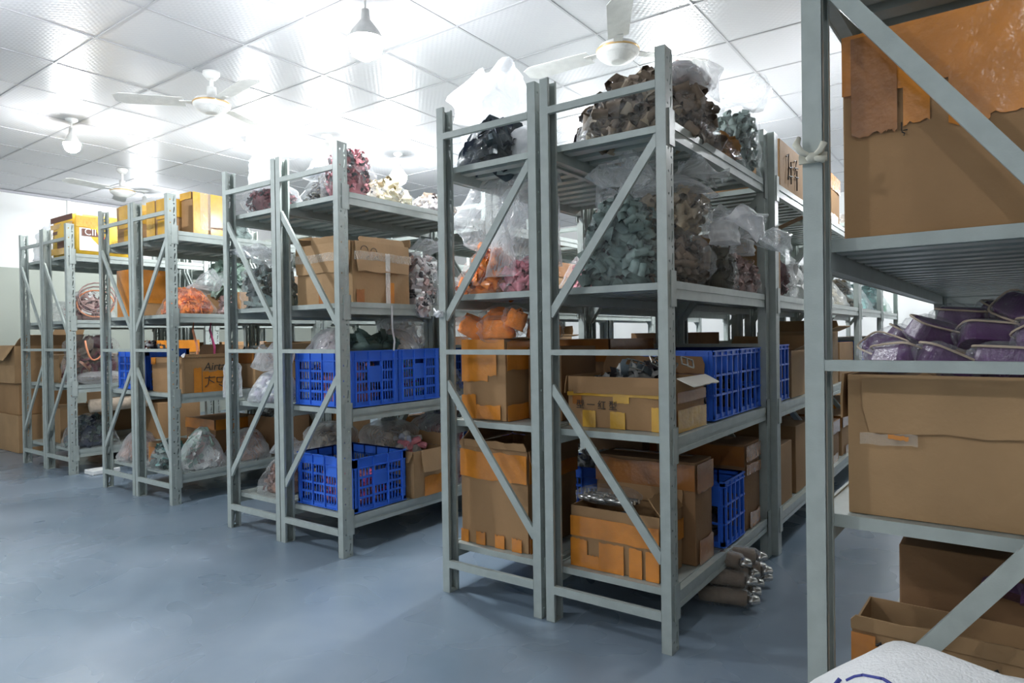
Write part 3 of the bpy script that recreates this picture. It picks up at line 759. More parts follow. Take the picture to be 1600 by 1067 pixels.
# ---------------- B, left half, front bay
b = box(-1.893+.05, -1.605, 2.17, 2.46, Z1, .335, 'cardboard box half covered in orange tape on the second shelf, orange packs on top', 'card', False)
tape(b, dm(b), 'tape', [('f', 0, 1, .87, 1), ('f', 0, .62, .48, .86), ('f', .62, .82, .55, .86), ('f', .30, .9, .02, .19), ('f', 0, .34, .02, .31), ('r', 0, 1, .62, .97), ('r', .0, 1, .0, .2)])
box(-1.595, -1.42, 2.30, 2.60, Z1, .30, 'dark cardboard box filling the right end behind the orange-taped box', 'card3')
for i, (x, y, rz_, rx) in enumerate([(-1.80, 2.22, .5, .1), (-1.71, 2.27, 1.2, .35), (-1.60, 2.24, 2.2, -.2), (-1.66, 2.20, .2, .1), (-1.76, 2.33, 2.8, .2), (-1.53, 2.34, 1.0, .3), (-1.83, 2.35, 1.5, 0)]):
    t = empty('fabric_pack', (x, y, Z1+.345+.035+(.035 if i in (1, 2) else 0)), rz_, 'bright orange fabric folded in clear wrap, ' + ['leftmost', 'standing upright in the middle', 'tilted at the right', 'lying low at the front', 'at the back left', 'back right over the darker box', 'far back corner'][i] + ' on the orange-taped box', 'fabric pack', 'orange packs on the taped box')
    t.rotation_euler = (rx+.6*(i in (1, 2)), .5*(i == 0), rz_)
    m = MB(); rq = random.Random(i)
    vs, fs = superloft(.135, .09, .075, 'block', 18, 7, sq=.5, amp=.16, seed=i*3); m.add([(a, b_, c-.037) for a, b_, c in vs], fs)
    for q in range(2):
        vs, fs, _ = TM['fold']; m.add([(v[0]*.12, v[1]*.10, v[2]*.10+.034*(2*q-1)) for v in vs], fs)
    m.build('folded_fabric', 'orange', t, True)
    vs, fs = superloft(.17, .125, .11, 'pillow', 16, 8, amp=.25, seed=i); MB().add([(a, b_, c-.055) for a, b_, c in vs], fs).build('wrap', 'film', t, True)
b = box(-1.884+.03, -1.50, 2.165, 2.55, Z0, .405, 'big tall open cardboard box with a wide orange band, left half of the big centre row', 'card', True)
d_ = dm(b)
tape(b, d_, 'tape', [('f', 0, 1, .68, .96), ('f', .0, .12, 0, .13), ('f', .24, .38, 0, .13), ('f', .53, .67, 0, .13), ('f', .78, .92, 0, .13), ('r', 0, 1, .68, .96), ('r', 0, .4, 0, .15)])
flap(b, d_, 'b', .10, -12, 'card'); flap(b, d_, 'l', .10, -35, 'card3'); flap(b, d_, 'f', .03, 8, 'card'); flap(b, d_, 'r', .07, 172, 'card3')
bagof(-1.775, 2.30, Z2, .27, .26, .20, 'bright orange fabric bows', 'orange', 'on the third shelf of the left half behind the diagonal brace', size=.085, n=90, kind='heap', seed=51,
      mouth=[(-.02, .02, .22, .11, .09), (-.05, .04, .35, .15, .10), (-.02, .06, .47, .13, .06), (.0, .08, .51, .07, .03)])
bagof(-1.60, 2.32, Z2, .19, .25, .15, 'rose pink fabric bows', 'pink', 'beside the orange bows on the third shelf', size=.065, n=85, kind='heap', seed=52)
film(-1.60, 2.36, Z2+.12, .20, .22, .34, 'tall', 'tall milky bag rising above the rose pink bows', 'film2', 53, [(.03, 0, .38, .11, .08), (.05, 0, .43, .08, .05)], ridge=.04)
film(-1.655, 2.22, Z2+.07, .13, .08, .25, 'slope', 'clear folded bag corner hanging down between orange and pink bows', 'film2', 54)
bagof(-1.755, 2.34, Z3, .31, .30, .22, 'slate blue folded fabric', 'slate', 'on the top shelf of the left half under a big white bag', tname='fold', size=.16, n=46, kind='heap', seed=55, cat='fabric', name='folded_fabric', mats=('slate', 'slate', 'navy'))
film(-1.86, 2.48, Z3, .30, .30, .25, 'tall', 'huge plastic bag, painted overlit white, standing open against the lamp on the top shelf', 'film3', 56, [(-.03, 0, .34, .20, .10), (-.06, 0, .46, .20, .07), (-.02, 0, .53, .11, .03)], amp=.05)  # lamp glare on this bag is put into its white film colour
film(-1.60, 2.35, Z3, .12, .14, .17, 'tall', 'small white packet beside the slate blue fabric on the top shelf', 'film3', 57)
# tied scraps on posts
t = empty('cloth_knot', (AX+.02, AY-.006, 1.375), 0, 'cream cloth strip knotted round the nearest upright', 'cloth strip')
m = MB(); m.lathe([(.0, .009), (.008, .007), (.011, 0), (.008, -.007), (0, -.009)], 10, (0, -.012, 0)); m.build('knot', 'knot', t, True)
MB().box(-.024, .024, -.006, .0, -.008, .008).build('wrap_band', 'knot', t)
for pts in ([(0, -.012, 0), (-.016, -.020, .010), (-.026, -.016, .026), (-.022, -.010, .040)], [(0, -.012, 0), (.016, -.02, .008), (.022, -.018, .022)], [(0, -.012, 0), (.014, -.02, -.006), (.024, -.018, -.010)]):
    MB().tube(pts, [.004, .006, .007, .004][:len(pts)], 6).build('loose_end', 'knot', t, True)
t = empty('film_knot', (XBL+.002, YB-.004, 1.155), 0, 'twist of clear film tied round the left post of the big centre row', 'film knot')
rq = random.Random(8)
MB().tube([(rq.uniform(-.022, .03), rq.uniform(-.016, -.002), rq.uniform(-.018, .018)) for _ in range(14)], .006, 5).build('twist', 'film3', t, True)

# wrapped rolls on the floor under the right half
k = 0
rolls = [(0, 0), (1, 0), (2, 0), (3, 0), (4, 0), (.5, 1), (1.5, 1), (2.5, 1), (3.5, 1), (1, 2), (2, 2)]
rn = ['lowest at the near end', 'second along the floor', 'third along the floor', 'fourth along the floor', 'lowest at the far end', 'nearest of the middle layer', 'second of the middle layer', 'third of the middle layer', 'farthest of the middle layer', 'near one on top', 'far one on top']
for i, (a, l_) in enumerate(rolls):
    x0, y0, z0 = -.895, 2.56+.072*a, .038+.060*l_
    t = empty('wrapped_roll', (x0+rr.uniform(-.02, .03), y0+rr.uniform(-.008, .008), z0), rr.uniform(-.35, .35)+.1, 'tan roll in crinkled clear wrap on the floor, '+rn[i], 'wrapped roll', 'wrapped rolls on the floor under the big centre row')
    m = MB(); m.tube([(-.09, 0, 0), (-.085, 0, 0), (0, 0, .002), (.085, 0, 0), (.09, 0, 0)], [.02, .029, .031, .029, .02], 12); m.build('roll', 'browntan', t, True)
    vs, fs = [], []
    m = MB(); prf = [(-.125, .012), (-.105, .020), (-.092, .030), (-.04, .034), (.04, .034), (.092, .030), (.105, .018), (.125, .016)]
    for q, (xx, r0) in enumerate(prf):
        for s_ in range(14):
            an = 2*PI*s_/14; r1 = r0*(1.05+.17*math.sin(5*an+q*1.3+i)+.06*math.sin(9*an+q*2)); vs.append((xx, r1*math.cos(an), r1*math.sin(an)))
    for q in range(len(prf)-1):
        for s_ in range(14): fs.append((q*14+s_, q*14+(s_+1) % 14, (q+1)*14+(s_+1) % 14, (q+1)*14+s_))
    m.add(vs, fs).build('wrap', 'film', t, True)
    vs2, fs2, _ = TM['blob']; MB().add([(.108+v[0]*.055, v[1]*.05, v[2]*.06) for v in vs2], fs2).build('twisted_end', 'shiny', t, True)
t = setp(MB().tube([(-.985, 2.55+.27*math.cos(q*PI/8)*.5+.12, .09+.10*math.sin(q*PI/8)) for q in range(17)], .003, 6).build('black_cord', 'black', smooth=True), 'black cord looped round the bundle of wrapped rolls', 'cord')

# ---------------- C, right half, front bay
CC = [('blue slotted crate at the front of the second shelf in the middle row', -3.0, 2.185, Z1, .44, .315, .28), ('blue slotted crate behind the front one on the second shelf of the middle row', -3.0, 2.508, Z1, .44, .315, .28),
      ('blue slotted crate on the bottom shelf of the middle row', -2.992, 2.185, Z0, .44, .355, .268)]
for lb, x, y, z, w, d, h in CC: crate(x, y, z, w, d, h, lb)
for i, (yy, z, mats_, w_) in enumerate([(2.34, Z1, ('pink', 'copper', 'slate'), 'pink and grey goods inside the front second-shelf crate'), (2.66, Z1, ('print', 'red', 'mint'), 'mixed coloured goods inside the rear second-shelf crate'), (2.36, Z0, ('pink', 'dusty', 'hotpink'), 'pink goods inside the bottom-shelf crate')]):
    heap(-2.78, yy, z+.012, .40, .28, .22 if i < 2 else .17, 'block', 'strip', 150, .055, mats_, w_+' of the middle row', 'mixed goods', 'mixed_goods', 60+i, core=.7)
for i, (x, y, w, d, h, c, wh, km) in enumerate([(-2.88, 2.34, .26, .24, .14, ('print', 'red'), 'red and clear scraps on the front crate', 'heap'), (-2.66, 2.42, .2, .26, .10, ('darkgreen', 'darkgreen'), 'dark green folded cloth lying on the front crate', 'pillow'),
                                               (-2.70, 2.62, .24, .2, .13, ('beige', 'tan'), 'grey-brown scraps on the rear crate', 'heap'), (-2.80, 2.76, .3, .16, .2, ('white', 'white'), 'white scraps at the back of the crates', 'tall')]):
    if i in (1,): heap(x, y, Z1+.262, w, d, h, km, 'fold', 22, .12, c, wh+' of the middle row', 'cloth', 'folded_cloth', 70+i, core=.9)
    else: bagof(x, y, Z1+.262, w, d, h, wh, c[0], 'of the middle row', tname='strip', size=.05, n=30, kind=km, seed=70+i, mats=c, material='film2', cat='scraps', name='fabric_scraps')
b = box(-2.85, -2.525, 2.575, 2.835, Z0, .25, 'small open cardboard box beside the bottom-shelf crate of the middle row', 'card2', True)
d_ = dm(b); tape(b, d_, 'tape', [('r', .30, 1, 0, .42)]); flap(b, d_, 'r', .12, 174, 'card2', .2, 1); flap(b, d_, 'f', .06, 160, 'card2'); flap(b, d_, 'b', .07, 0, 'card2')
heap(-2.69, 2.70, Z0+.14, .28, .2, .19, 'heap', 'tube', 40, .085, ('silver', 'pink', 'bluegrey'), 'wrapped ribbon rolls poking out of the small open box', 'ribbon rolls', 'ribbon_rolls', 75)
for i, (x, y, z, w, d, h, c, wh) in enumerate([(-2.86, 2.72, Z0, .3, .3, .38, 'beige', 'dull beige fabric behind the bottom-shelf crate'), (-2.68, 2.98, Z0, .25, .2, .40, 'maroon', 'dark red fabric behind the small open box'), (-2.84, 3.08, Z0, .3, .2, .38, 'white', 'pale grey fabric at the back of the bottom shelf')]):
    bagof(x, y, z, w, d, h, wh, c, 'in the middle row', tname='fold', size=.1, n=40, kind='tall', seed=80+i, mats=(c, c), material='film2', cat='fabric', name='fabric_pieces')
b = box(-3.0, -2.558, 2.20, 2.605, Z2, .305, 'battered cardboard box wrapped in clear tape on the third shelf of the middle row', 'card2', True, amp=.005)
d_ = dm(b)
flap(b, d_, 'f', .15, 177, 'card2'); flap(b, d_, 'r', .15, 176, 'card2', .03, .97); flap(b, d_, 'f', .035, 10, 'card2', .3, .9); flap(b, d_, 'r', .03, -14, 'card2', .1, .9); flap(b, d_, 'b', .05, 20, 'card2'); flap(b, d_, 'l', .06, 30, 'card2')
tape(b, d_, 'tape', [('r', .56, .70, 0, .36)]); tape(b, d_, 'tapeb', [('r', .05, .18, .0, .22), ('f', .42, .54, 0, .5)])
tape(b, d_, 'tapec', [('r', 0, 1, .70, .84), ('f', 0, 1, .70, .84)], .018); tape(b, d_, 'tapew', [('r', .52, .60, .0, .84)], .020)
strokes(b, d_, 'r', [[(.17+.06*math.cos(q*PI/8), .86+.07*math.sin(q*PI/8)) for q in range(9)], [(.33+.05*math.cos(q*PI/8), .85+.06*math.sin(q*PI/8)) for q in range(9)], [(.2, .74), (.25, .78), (.22, .7)], [(.33, .72), (.38, .78), (.42, .72), (.33, .74)]], .0016, off=.016)
strokes(b, d_, 'r', [[(.36+.025*math.cos(q*PI/4), .57+.04*math.sin(q*PI/4)) for q in range(9)], [(.40+.02*math.cos(q*PI/4), .60+.03*math.sin(q*PI/4)) for q in range(9)], [(.34, .53), (.43, .63)]], .003, off=.016)
strokes(b, d_, 'r', [[(.62, .62), (.60, .57), (.62, .52)], [(.70, .62), (.72, .57), (.70, .52)]], .0014, off=.016)
setp(MB().bar((-2.534, 2.44, 1.225), (-2.532, 2.44, 1.10), .012, .001, up=(1, 0, 0)).bar((-2.532, 2.44, 1.10), (-2.53, 2.452, 1.04), .012, .001, up=(1, 0, 0)).bar((-2.53, 2.452, 1.04), (-2.53, 2.445, .99), .012, .001, up=(1, 0, 0)).build('tape_strip', 'film3'),
     'loose end of clear tape dangling in front of the blue crates', 'tape')
bagof(-2.64, 2.73, Z2, .22, .21, .29, 'white printed fabric bows', 'print', 'sagging over the beam at the end of the third shelf', size=.06, n=120, kind='tall', seed=85, mats=('print', 'white', 'print', 'dusty', 'white', 'black'), mouth=[(0, .02, .30, .08, .08), (.02, .06, .34, .10, .07), (.03, .10, .38, .07, .05)])
bagof(-2.515, 2.655, Z2-.07, .05, .10, .13, 'printed fabric bows', 'print', 'bulging down in front of the beam below the taped box', size=.04, n=26, kind='pillow', seed=86, mats=('print', 'white', 'dusty', 'black'))
bagof(-2.90, 2.95, Z2, .20, .36, .30, 'grey fabric', 'slate', 'at the back of the third shelf of the middle row', tname='fold', size=.1, n=40, seed=87, cat='fabric', name='fabric_pieces')
bagof(-2.90, 2.35, Z3, .22, .30, .17, 'black and olive trimmings', 'black', 'low at the left of the top shelf in the middle row', tname='strip', size=.04, n=160, kind='heap', seed=88, mats=('black', 'dkolive', 'browntan'), cat='trimmings', name='trimmings')
bagof(-2.93, 2.40, Z3+.165, .26, .26, .14, 'dark strips in pale blue film', 'bluegrey', 'stacked on the black trimmings of the top shelf', tname='strip', size=.055, n=80, kind='heap', seed=89, mats=('bluegrey', 'black', 'beige'), material='film2', cat='trimmings', name='trimmings')
bagof(-2.67, 2.28, Z3, .26, .21, .265, 'red, pink and black fabric scraps', 'redmix', 'standing tall behind the corner upright of the middle row', tname='strip', size=.05, n=200, kind='tall', seed=90, mats=('redmix', 'pink', 'black'), cat='scraps', name='fabric_scraps')
bagof(-2.70, 2.56, Z3, .26, .30, .14, 'cream fabric bows', 'cream', 'in the middle of the top shelf of the middle row', size=.085, n=70, kind='heap', seed=91)
bagof(-2.66, 2.88, Z3, .26, .30, .10, 'pale printed bows', 'print', 'at the far end of the top shelf of the middle row', size=.06, n=80, kind='heap', seed=92, mats=('print', 'print', 'browntan'))
heap(-2.93, 2.34, Z2, .14, .22, .28, 'heap', 'blob', 14, .09, ('darkgreen', 'darkgreen'), 'dark green cloth left of the taped box on the third shelf', 'cloth', 'dark_cloth', 93)
# ---------------- C, left half
bagof(-3.35, 2.30, Z3, .30, .26, .165, 'dark maroon trimmings', 'maroon', 'on the top shelf of the left half of the middle row', tname='strip', size=.045, n=170, kind='pillow', seed=95, mats=('maroon', 'black', 'maroon'), cat='trimmings', name='trimmings')
film(-3.26, 2.20, Z3+.13, .20, .12, .16, 'tall', 'white plastic bag puffed up above the dark maroon trimmings', 'film3', 96, [(.0, .0, .20, .12, .08), (-.03, .02, .26, .13, .09), (-.02, .02, .31, .06, .05)])
bagof(-3.34, 2.28, Z2, .33, .24, .24, 'grey-green ribbed fabric', 'greygreen', 'on the third shelf of the left half of the middle row', tname='fold', size=.09, n=110, kind='tall', seed=97, mats=('greygreen', 'darkgreen', 'dkolive'), cat='fabric', name='fabric_pieces',
      mouth=[(.02, 0, .27, .12, .08), (.0, -.05, .33, .17, .09), (-.10, -.10, .32, .10, .03), (-.22, -.14, .33, .01, .01)])
bagof(-3.30, 2.27, Z1, .30, .22, .17, 'pale blue-grey beads', 'bluegrey', 'on the second shelf of the left half of the middle row', tname='blob', size=.035, n=190, kind='heap', seed=98, material='film2', cat='beads', name='beads', mats=('bluegrey', 'lilac', 'white'),
      mouth=[(0, 0, .20, .12, .09), (-.02, 0, .27, .13, .07), (-.05, 0, .31, .10, .03)])
film(-3.565, 2.17, Z1+.02, .06, .10, .20, 'tall', 'loop of milky film bulging left of the middle row post', 'film2', 99)
bagof(-3.28, 2.33, Z0, .30, .28, .20, 'coppery pink trimmings', 'copper', 'on the bottom shelf of the left half of the middle row', tname='strip', size=.04, n=200, kind='heap', seed=101, mats=('copper', 'dusty', 'copper'), cat='trimmings', name='trimmings', material='film',
      mouth=[(.0, .0, .24, .09, .09), (.05, .02, .30, .09, .07)])
bagof(-3.34, 2.68, Z0, .3, .28, .34, 'dull beige fabric', 'beige', 'behind the coppery trimmings on the bottom shelf', tname='fold', size=.1, n=40, seed=102, material='film2', mats=('beige', 'beige'), cat='fabric', name='fabric_pieces')
bagof(-3.36, 2.72, Z1, .28, .28, .22, 'navy fabric', 'navy', 'behind the pale blue-grey beads on the second shelf', tname='fold', size=.1, n=40, seed=103, mats=('navy', 'navy'), cat='fabric', name='fabric_pieces')
# ---------------- D
b = box(-4.755, -4.46, 2.27, 2.60, Z3, .245, 'cardboard box covered in orange tape at the left of the top shelf in the left row', 'card')
tape(b, dm(b), 'tapey', [('f', 0, .42, 0, 1), ('f', .50, 1, .45, 1), ('f', .55, 1, 0, .42), ('r', 0, 1, .5, 1), ('t', 0, 1, .3, .7)])  # orange tape given a yellower colour for the lamps close by
b = box(-4.445, -4.292, 2.345, 2.60, Z3, .275, 'upright orange-taped cardboard box at the right edge of the top shelf in the left row', 'card')
tape(b, dm(b), 'tapey', [('r', 0, .42, 0, 1), ('r', .5, .97, .2, 1), ('r', .5, .9, 0, .15), ('f', 0, 1, .84, 1)]); tape(b, dm(b), 'tapec', [('r', .2, .5, .1, 1)], .010)  # lamplight put into the tape colour here too
bagof(-4.36, 2.70, Z3, .16, .20, .14, 'teal grey cloth', 'greygreen', 'behind the orange-taped boxes on the top shelf of the left row', tname='fold', size=.08, n=40, kind='heap', seed=111, cat='cloth', name='cloth_pieces', mats=('greygreen', 'slate'))
bagof(-4.50, 2.41, Z2, .42, .27, .185, 'bright orange shredded fabric', 'orange', 'on the third shelf of the left row', tname='fold', size=.06, n=420, kind='heap', seed=112, mats=('orange', 'orange', 'orange'), cat='fabric', name='shredded_fabric',
      mouth=[(.10, .06, .19, .09, .10), (.12, .10, .24, .08, .09), (.13, .14, .28, .06, .05)])
bagof(-4.35, 2.62, Z2, .12, .14, .13, 'dusty pink fabric', 'dusty', 'tucked behind the orange shredded fabric', tname='fold', size=.06, n=30, kind='heap', seed=113, cat='fabric', name='fabric_pieces')
heap(-4.52, 2.74, Z2+.14, .40, .24, .24, 'heap', 'fold', 60, .15, ('palegreen', 'palegreen', 'greygreen'), 'pale green cloth piled behind the orange shredded fabric', 'cloth', 'green_cloth', 114, core=.8)
b = box(-4.74, -4.30, 2.68, 2.90, Z2, .16, 'low cardboard box under the pale green cloth', 'card'); b = box(-4.74, -4.30, 2.93, 3.22, Z2, .30, 'cardboard box at the back of the third shelf in the left row', 'card')
b = box(-4.735, -4.30, 2.275, 2.62, Z1, .235, 'open cardboard box with handwriting and a brown tape patch in the left row', 'card', True, amp=.004)
d_ = dm(b); tape(b, d_, 'tape', [('r', .18, .34, 0, .70), ('r', .36, 1, 0, .60), ('f', 0, .15, .8, 1)]); flap(b, d_, 'b', .08, 10, 'card3'); flap(b, d_, 'r', .02, 5, 'card')
text(b, d_, 'r', .38, .62, 'Airtag', .075, off=.010, lean=.2)
strokes(b, d_, 'r', [[(.40, .40), (.62, .42)], [(.50, .46), (.47, .22), (.40, .14)], [(.50, .34), (.60, .25)], [(.66, .40), (.80, .40), (.76, .25), (.66, .27), (.66, .40)], [(.70, .2), (.84, .08)]], .003, off=.010)
for i, (x, y, c, hh) in enumerate([(-4.40, 2.42, 'cable', .24), (-4.36, 2.52, 'hotpink', .25)]):
    t = setp(MB().tube([(x, y, Z1+.12), (x-.01, y+.01, Z1+.30), (x-.03, y-.01, Z1+.42), (x-.02, y, Z1+.515)], .008, 8).build('strap', c, smooth=True), ['orange strap', 'hot pink strap'][i]+' hanging down into the handwritten box', 'strap')
heap(-4.52, 2.44, Z1+.10, .36, .28, .15, 'heap', 'strip', 60, .07, ('black', 'teal', 'white'), 'black, teal and white cords in the handwritten box', 'cords', 'loose_cords', 115)
bagof(-4.40, 2.44, Z0, .22, .33, .27, 'white and green cloth', 'palegreen', 'bulging out of the bottom shelf of the left row', tname='fold', size=.10, n=60, kind='slope', seed=116, material='film2', mats=('white', 'palegreen', 'dusty'), cat='cloth', name='cloth_pieces')
bagof(-4.61, 2.33, Z0, .26, .24, .18, 'teal green cloth', 'greygreen', 'left on the bottom shelf of the left row', tname='fold', size=.09, n=60, kind='heap', seed=117, mats=('greygreen', 'darkgreen', 'teal'), cat='cloth', name='cloth_pieces')
bagof(-4.42, 2.80, Z0, .24, .30, .22, 'orange-brown cloth', 'copper', 'behind the white and green cloth', tname='fold', size=.09, n=50, kind='heap', seed=118, material='film2', cat='cloth', name='cloth_pieces')
b = box(-4.74, -4.30, 3.0, 3.26, Z0, .28, 'open cardboard box with foil scraps at the back of the bottom shelf in the left row', 'card3', True)
heap(-4.52, 3.13, Z0+.18, .38, .22, .20, 'heap', 'fold', 60, .08, ('shiny', 'white', 'silver'), 'crumpled silver foil scraps spilling over the back box', 'foil scraps', 'foil_scraps', 119)
b = box(-5.235, -4.97, 2.28, 2.55, Z3, .27, 'orange-taped cardboard box on the top shelf of the left half in the left row', 'card'); tape(b, dm(b), 'tapey', [('f', .2, 1, .4, 1), ('f', .5, 1, 0, .35), ('r', 0, 1, .5, 1)])  # orange tape, its colour yellowed as under a near lamp
b = box(-5.235, -4.99, 2.28, 2.55, Z2, .34, 'tall orange-taped cardboard box on the third shelf of the left half in the left row', 'card'); tape(b, dm(b), 'tape', [('f', 0, .8, 0, 1), ('r', 0, 1, .3, 1)])
crate(-5.235, 2.28, Z1, .42, .31, .285, 'blue slotted crate on the second shelf of the left half in the left row')
heap(-5.02, 2.43, Z1+.02, .38, .27, .34, 'heap', 'strip', 80, .06, ('black', 'white', 'maroon'), 'dark cords and tags piled in the blue crate of the left row', 'cords', 'loose_cords', 121)
bagof(-5.12, 2.37, Z0, .24, .26, .21, 'peach coloured cloth', 'copper', 'on the bottom shelf of the left half in the left row', tname='fold', size=.09, n=50, kind='heap', seed=122, material='film2', cat='cloth', name='cloth_pieces', mats=('copper', 'dusty'))
b = box(-4.95, -4.80, 2.34, 2.6, Z0, .14, 'low orange-brown cardboard box beside the peach coloured cloth', 'tape' if False else 'card'); tape(b, dm(b), 'tape', [('f', .2, .8, 0, .8)])
# ---------------- E
t = empty('courier_parcel', (-6.20, 2.51, Z3+.001), 0, 'yellow and white courier parcel with a red stripe on the far left rack', 'parcel')
vs, fs = wall_grid(.43, .42, .325, random.Random(9), .012, top=True)
b = MB().add(vs, fs).build('parcel_body', mat('parcel_yellow', (.85, .52, .04), .45, noise=(8, .2)), t, True)
t['_d'] = (.43, .42, .325)
tape(t, dm(t), mat('parcel_white', (.85, .82, .8), .5), [('r', .06, .94, .10, .66)], .014, 'label', False)
tape(t, dm(t), mat('parcel_brown', (.14, .05, .03), .5), [('f', 0, 1, .86, 1), ('f', .1, .9, .56, .64), ('f', .3, .6, .1, .4), ('r', .10, .44, .46, .64), ('r', .44, .94, .46, .475)], .018, 'print_band', False)
text(t, dm(t), 'r', .14, .49, 'CII', .075, 'white' , off=.0215)
tape(t, dm(t), mat('parcel_red', (.7, .03, .05), .4), [('r', .42, .50, .16, .50)], .0225, 'red_stripe', False)
tape(t, dm(t), 'tapey', [('r', 0, 1, .68, .95), ('f', 0, 1, .70, .82), ('f', 0, 1, .04, .2)], .0185)
strokes(t, dm(t), 'r', [[(.62, .40-.04*q), (.66, .41-.04*q), (.74, .39-.04*q), (.88, .40-.04*q)] for q in range(5)], .0012, off=.0235)
film(-6.66, 2.42, Z3, .34, .30, .26, 'tall', 'white plastic sack on the top shelf of the far left rack', 'film3', 131, [(0, 0, .28, .12, .10), (.1, 0, .36, .10, .07)])
bagof(-6.20, 2.46, Z2, .40, .34, .26, 'dusty mauve cables', 'dusty', 'on the third shelf of the far left row', tname='strip', size=.08, n=100, kind='heap', seed=132, mats=('dusty', 'maroon', 'white'), cat='cables', name='loose_cables')
for q in range(3):
    setp(MB().tube([(-6.03+.02*q+.03*math.cos(a*PI/9), 2.46+.13*math.cos(a*PI/9), Z2+.14+.03*q+.11*math.sin(a*PI/9)) for a in range(19)], .006, 7).build('cable_loop', 'dusty' if q else 'cable', smooth=True),
         ['orange cable loop lying on the mauve cables', 'mauve cable loop, inner one on the third shelf pile', 'mauve cable loop, outer one on the third shelf pile'][q], 'cable', 'cable loops in the far left row')
bagof(-6.19, 2.48, Z1, .42, .36, .40, 'dark brown quilted goods', 'browntan', 'filling the second shelf of the far left row', tname='fold', size=.14, n=70, kind='tall', seed=133, mats=('browntan', 'copper', 'maroon'), cat='bags', name='quilted_goods')
setp(MB().tube([(-5.965+.01*math.sin(a), 2.42+.07*math.cos(PI+a*PI/10), Z1+.36-.16*math.sin(a*PI/10)) for a in range(11)], .007, 7).build('handle_loop', 'cable', smooth=True), 'orange handle loop hanging from the brown quilted goods', 'handle')
film(-6.1, 2.50, Z1+.0, .30, .36, .10, 'pillow', 'clear film bag end under the brown quilted goods', 'film2', 134)
bagof(-6.18, 2.46, Z0, .42, .36, .26, 'navy and green fabric', 'navy', 'on the bottom shelf of the far left row', tname='fold', size=.13, n=60, kind='heap', seed=135, mats=('navy', 'darkgreen', 'slate'), cat='fabric', name='fabric_pieces')
setp(MB().tube([(-6.02, 2.40, Z0+.34), (-6.0, 2.6, Z0+.345), (-6.02, 2.85, Z0+.35)], .055, 14).build('fabric_roll', 'beige', smooth=True), 'beige fabric roll above the navy fabric on the bottom shelf', 'fabric roll')
b = box(-6.90, -6.50, 2.35, 2.70, Z1, .24, 'cardboard box on the second shelf of the far left half', 'card2'); b = box(-6.90, -6.50, 2.35, 2.7, Z0, .30, 'cardboard box on the bottom shelf of the far left half', 'card2')
film(-6.70, 2.46, Z2, .34, .30, .18, 'heap', 'milky bag on the third shelf of the far left half', 'film2', 136)
# boxes stacked on the floor by the far left wall
for i, (x0, x1, y0, y1, z, h, lb, o_) in enumerate([(-8.25, -7.55, 2.38, 2.90, 0, .36, 'bottom one of the cardboard boxes stacked on the floor by the far left wall', False), (-8.22, -7.58, 2.40, 2.90, .363, .30, 'middle one of the stacked boxes by the far left wall', False),
                                              (-8.35, -7.55, 2.36, 2.92, .668, .36, 'top open box of the stack by the far left wall, crumpled flaps', True), (-7.52, -7.02, 2.95, 3.4, 0, .45, 'cardboard box on the floor right of the stack by the far left wall', False), (-7.5, -7.02, 2.95, 3.4, .453, .48, 'cardboard box upper right beside the stack by the far left wall', False)]):
    b = box(x0, x1, y0, y1, z, h, lb, ['card2', 'card', 'card2', 'card', 'card2'][i], o_, group='boxes stacked by the far left wall')
    if o_: flap(b, dm(b), 'f', .16, 150, 'card2'); flap(b, dm(b), 'r', .2, 60, 'card2'); flap(b, dm(b), 'b', .2, 20, 'card2'); flap(b, dm(b), 'l', .15, 110, 'card2')
setp(MB().box(-5.93, -5.78, 2.31, 2.52, .0, .035).build('white_tray', 'white', bevel=.006), 'small flat white tray on the floor by the far left row', 'tray')
setp(MB().tube([(-5.86, 2.75, .30), (-5.80, 2.66, .16), (-5.76, 2.6, .05), (-5.70, 2.62, .012), (-5.60, 2.7, .012), (-5.5, 2.9, .012), (-5.35, 3.2, .012)], .009, 8).build('white_hose', 'white', smooth=True), 'thin white hose drooping to the floor between the left rows', 'hose')
heap(-9.2, 2.75, 0, .3, .3, .6, 'tall', 'fold', 60, .2, ('hotpink', 'teal', 'navy'), 'pink, teal and navy cloth heaped at the left edge by the wall', 'cloth', 'cloth_heap', 140)

# ---------------- A, nearest rack at the right edge (slightly turned)
def A(x, y): return (AX+x*math.cos(AR)-y*math.sin(AR), AY+x*math.sin(AR)+y*math.cos(AR))
def abox(x0, x1, y0, y1, z, h, label, material, open_=False):
    cx, cy_ = A((x0+x1)/2, (y0+y1)/2); w, d = x1-x0, y1-y0
    o = box(cx-w/2, cx+w/2, cy_-d/2, cy_+d/2, z, h, label, material, open_, rz=AR); return o
b = abox(.045, .52, .09, .62, Z2, .385, 'very large cardboard box with wide orange tape, nearest on the third shelf at the right edge', 'card')
d_ = dm(b)
tape(b, d_, 'tape', [('f', .0, 1, .70, 1), ('f', .22, .31, .52, .71), ('f', .37, .50, .48, .71), ('f', .50, .62, .50, .71), ('f', .62, 1, .55, .71)], ragged=True)
tape(b, d_, 'tapeb', [('f', .035, .16, .50, .98), ('f', .16, .2, .5, .9)], .010)
strokes(b, d_, 'f', [[(.215, .53), (.215, .49), (.235, .49)], [(.215, .485), (.225, .475), (.222, .465)]], .0012)
b = abox(.05, .53, .085, .60, Z1, .265, 'long cardboard box packed with purple strap rolls, its front flap folded down', 'card2', True)
d_ = dm(b); flap(b, d_, 'f', .105, 177, 'card2', .055, 1); flap(b, d_, 'l', .09, 176, 'card2'); flap(b, d_, 'b', .06, 10, 'card2')
tape(b, d_, 'tapec', [('f', .05, .25, .52, .60)], .02); tape(b, d_, 'tape', [('f', .15, .22, .555, .585)], .022)
cx, cy_ = A(.29, .34)
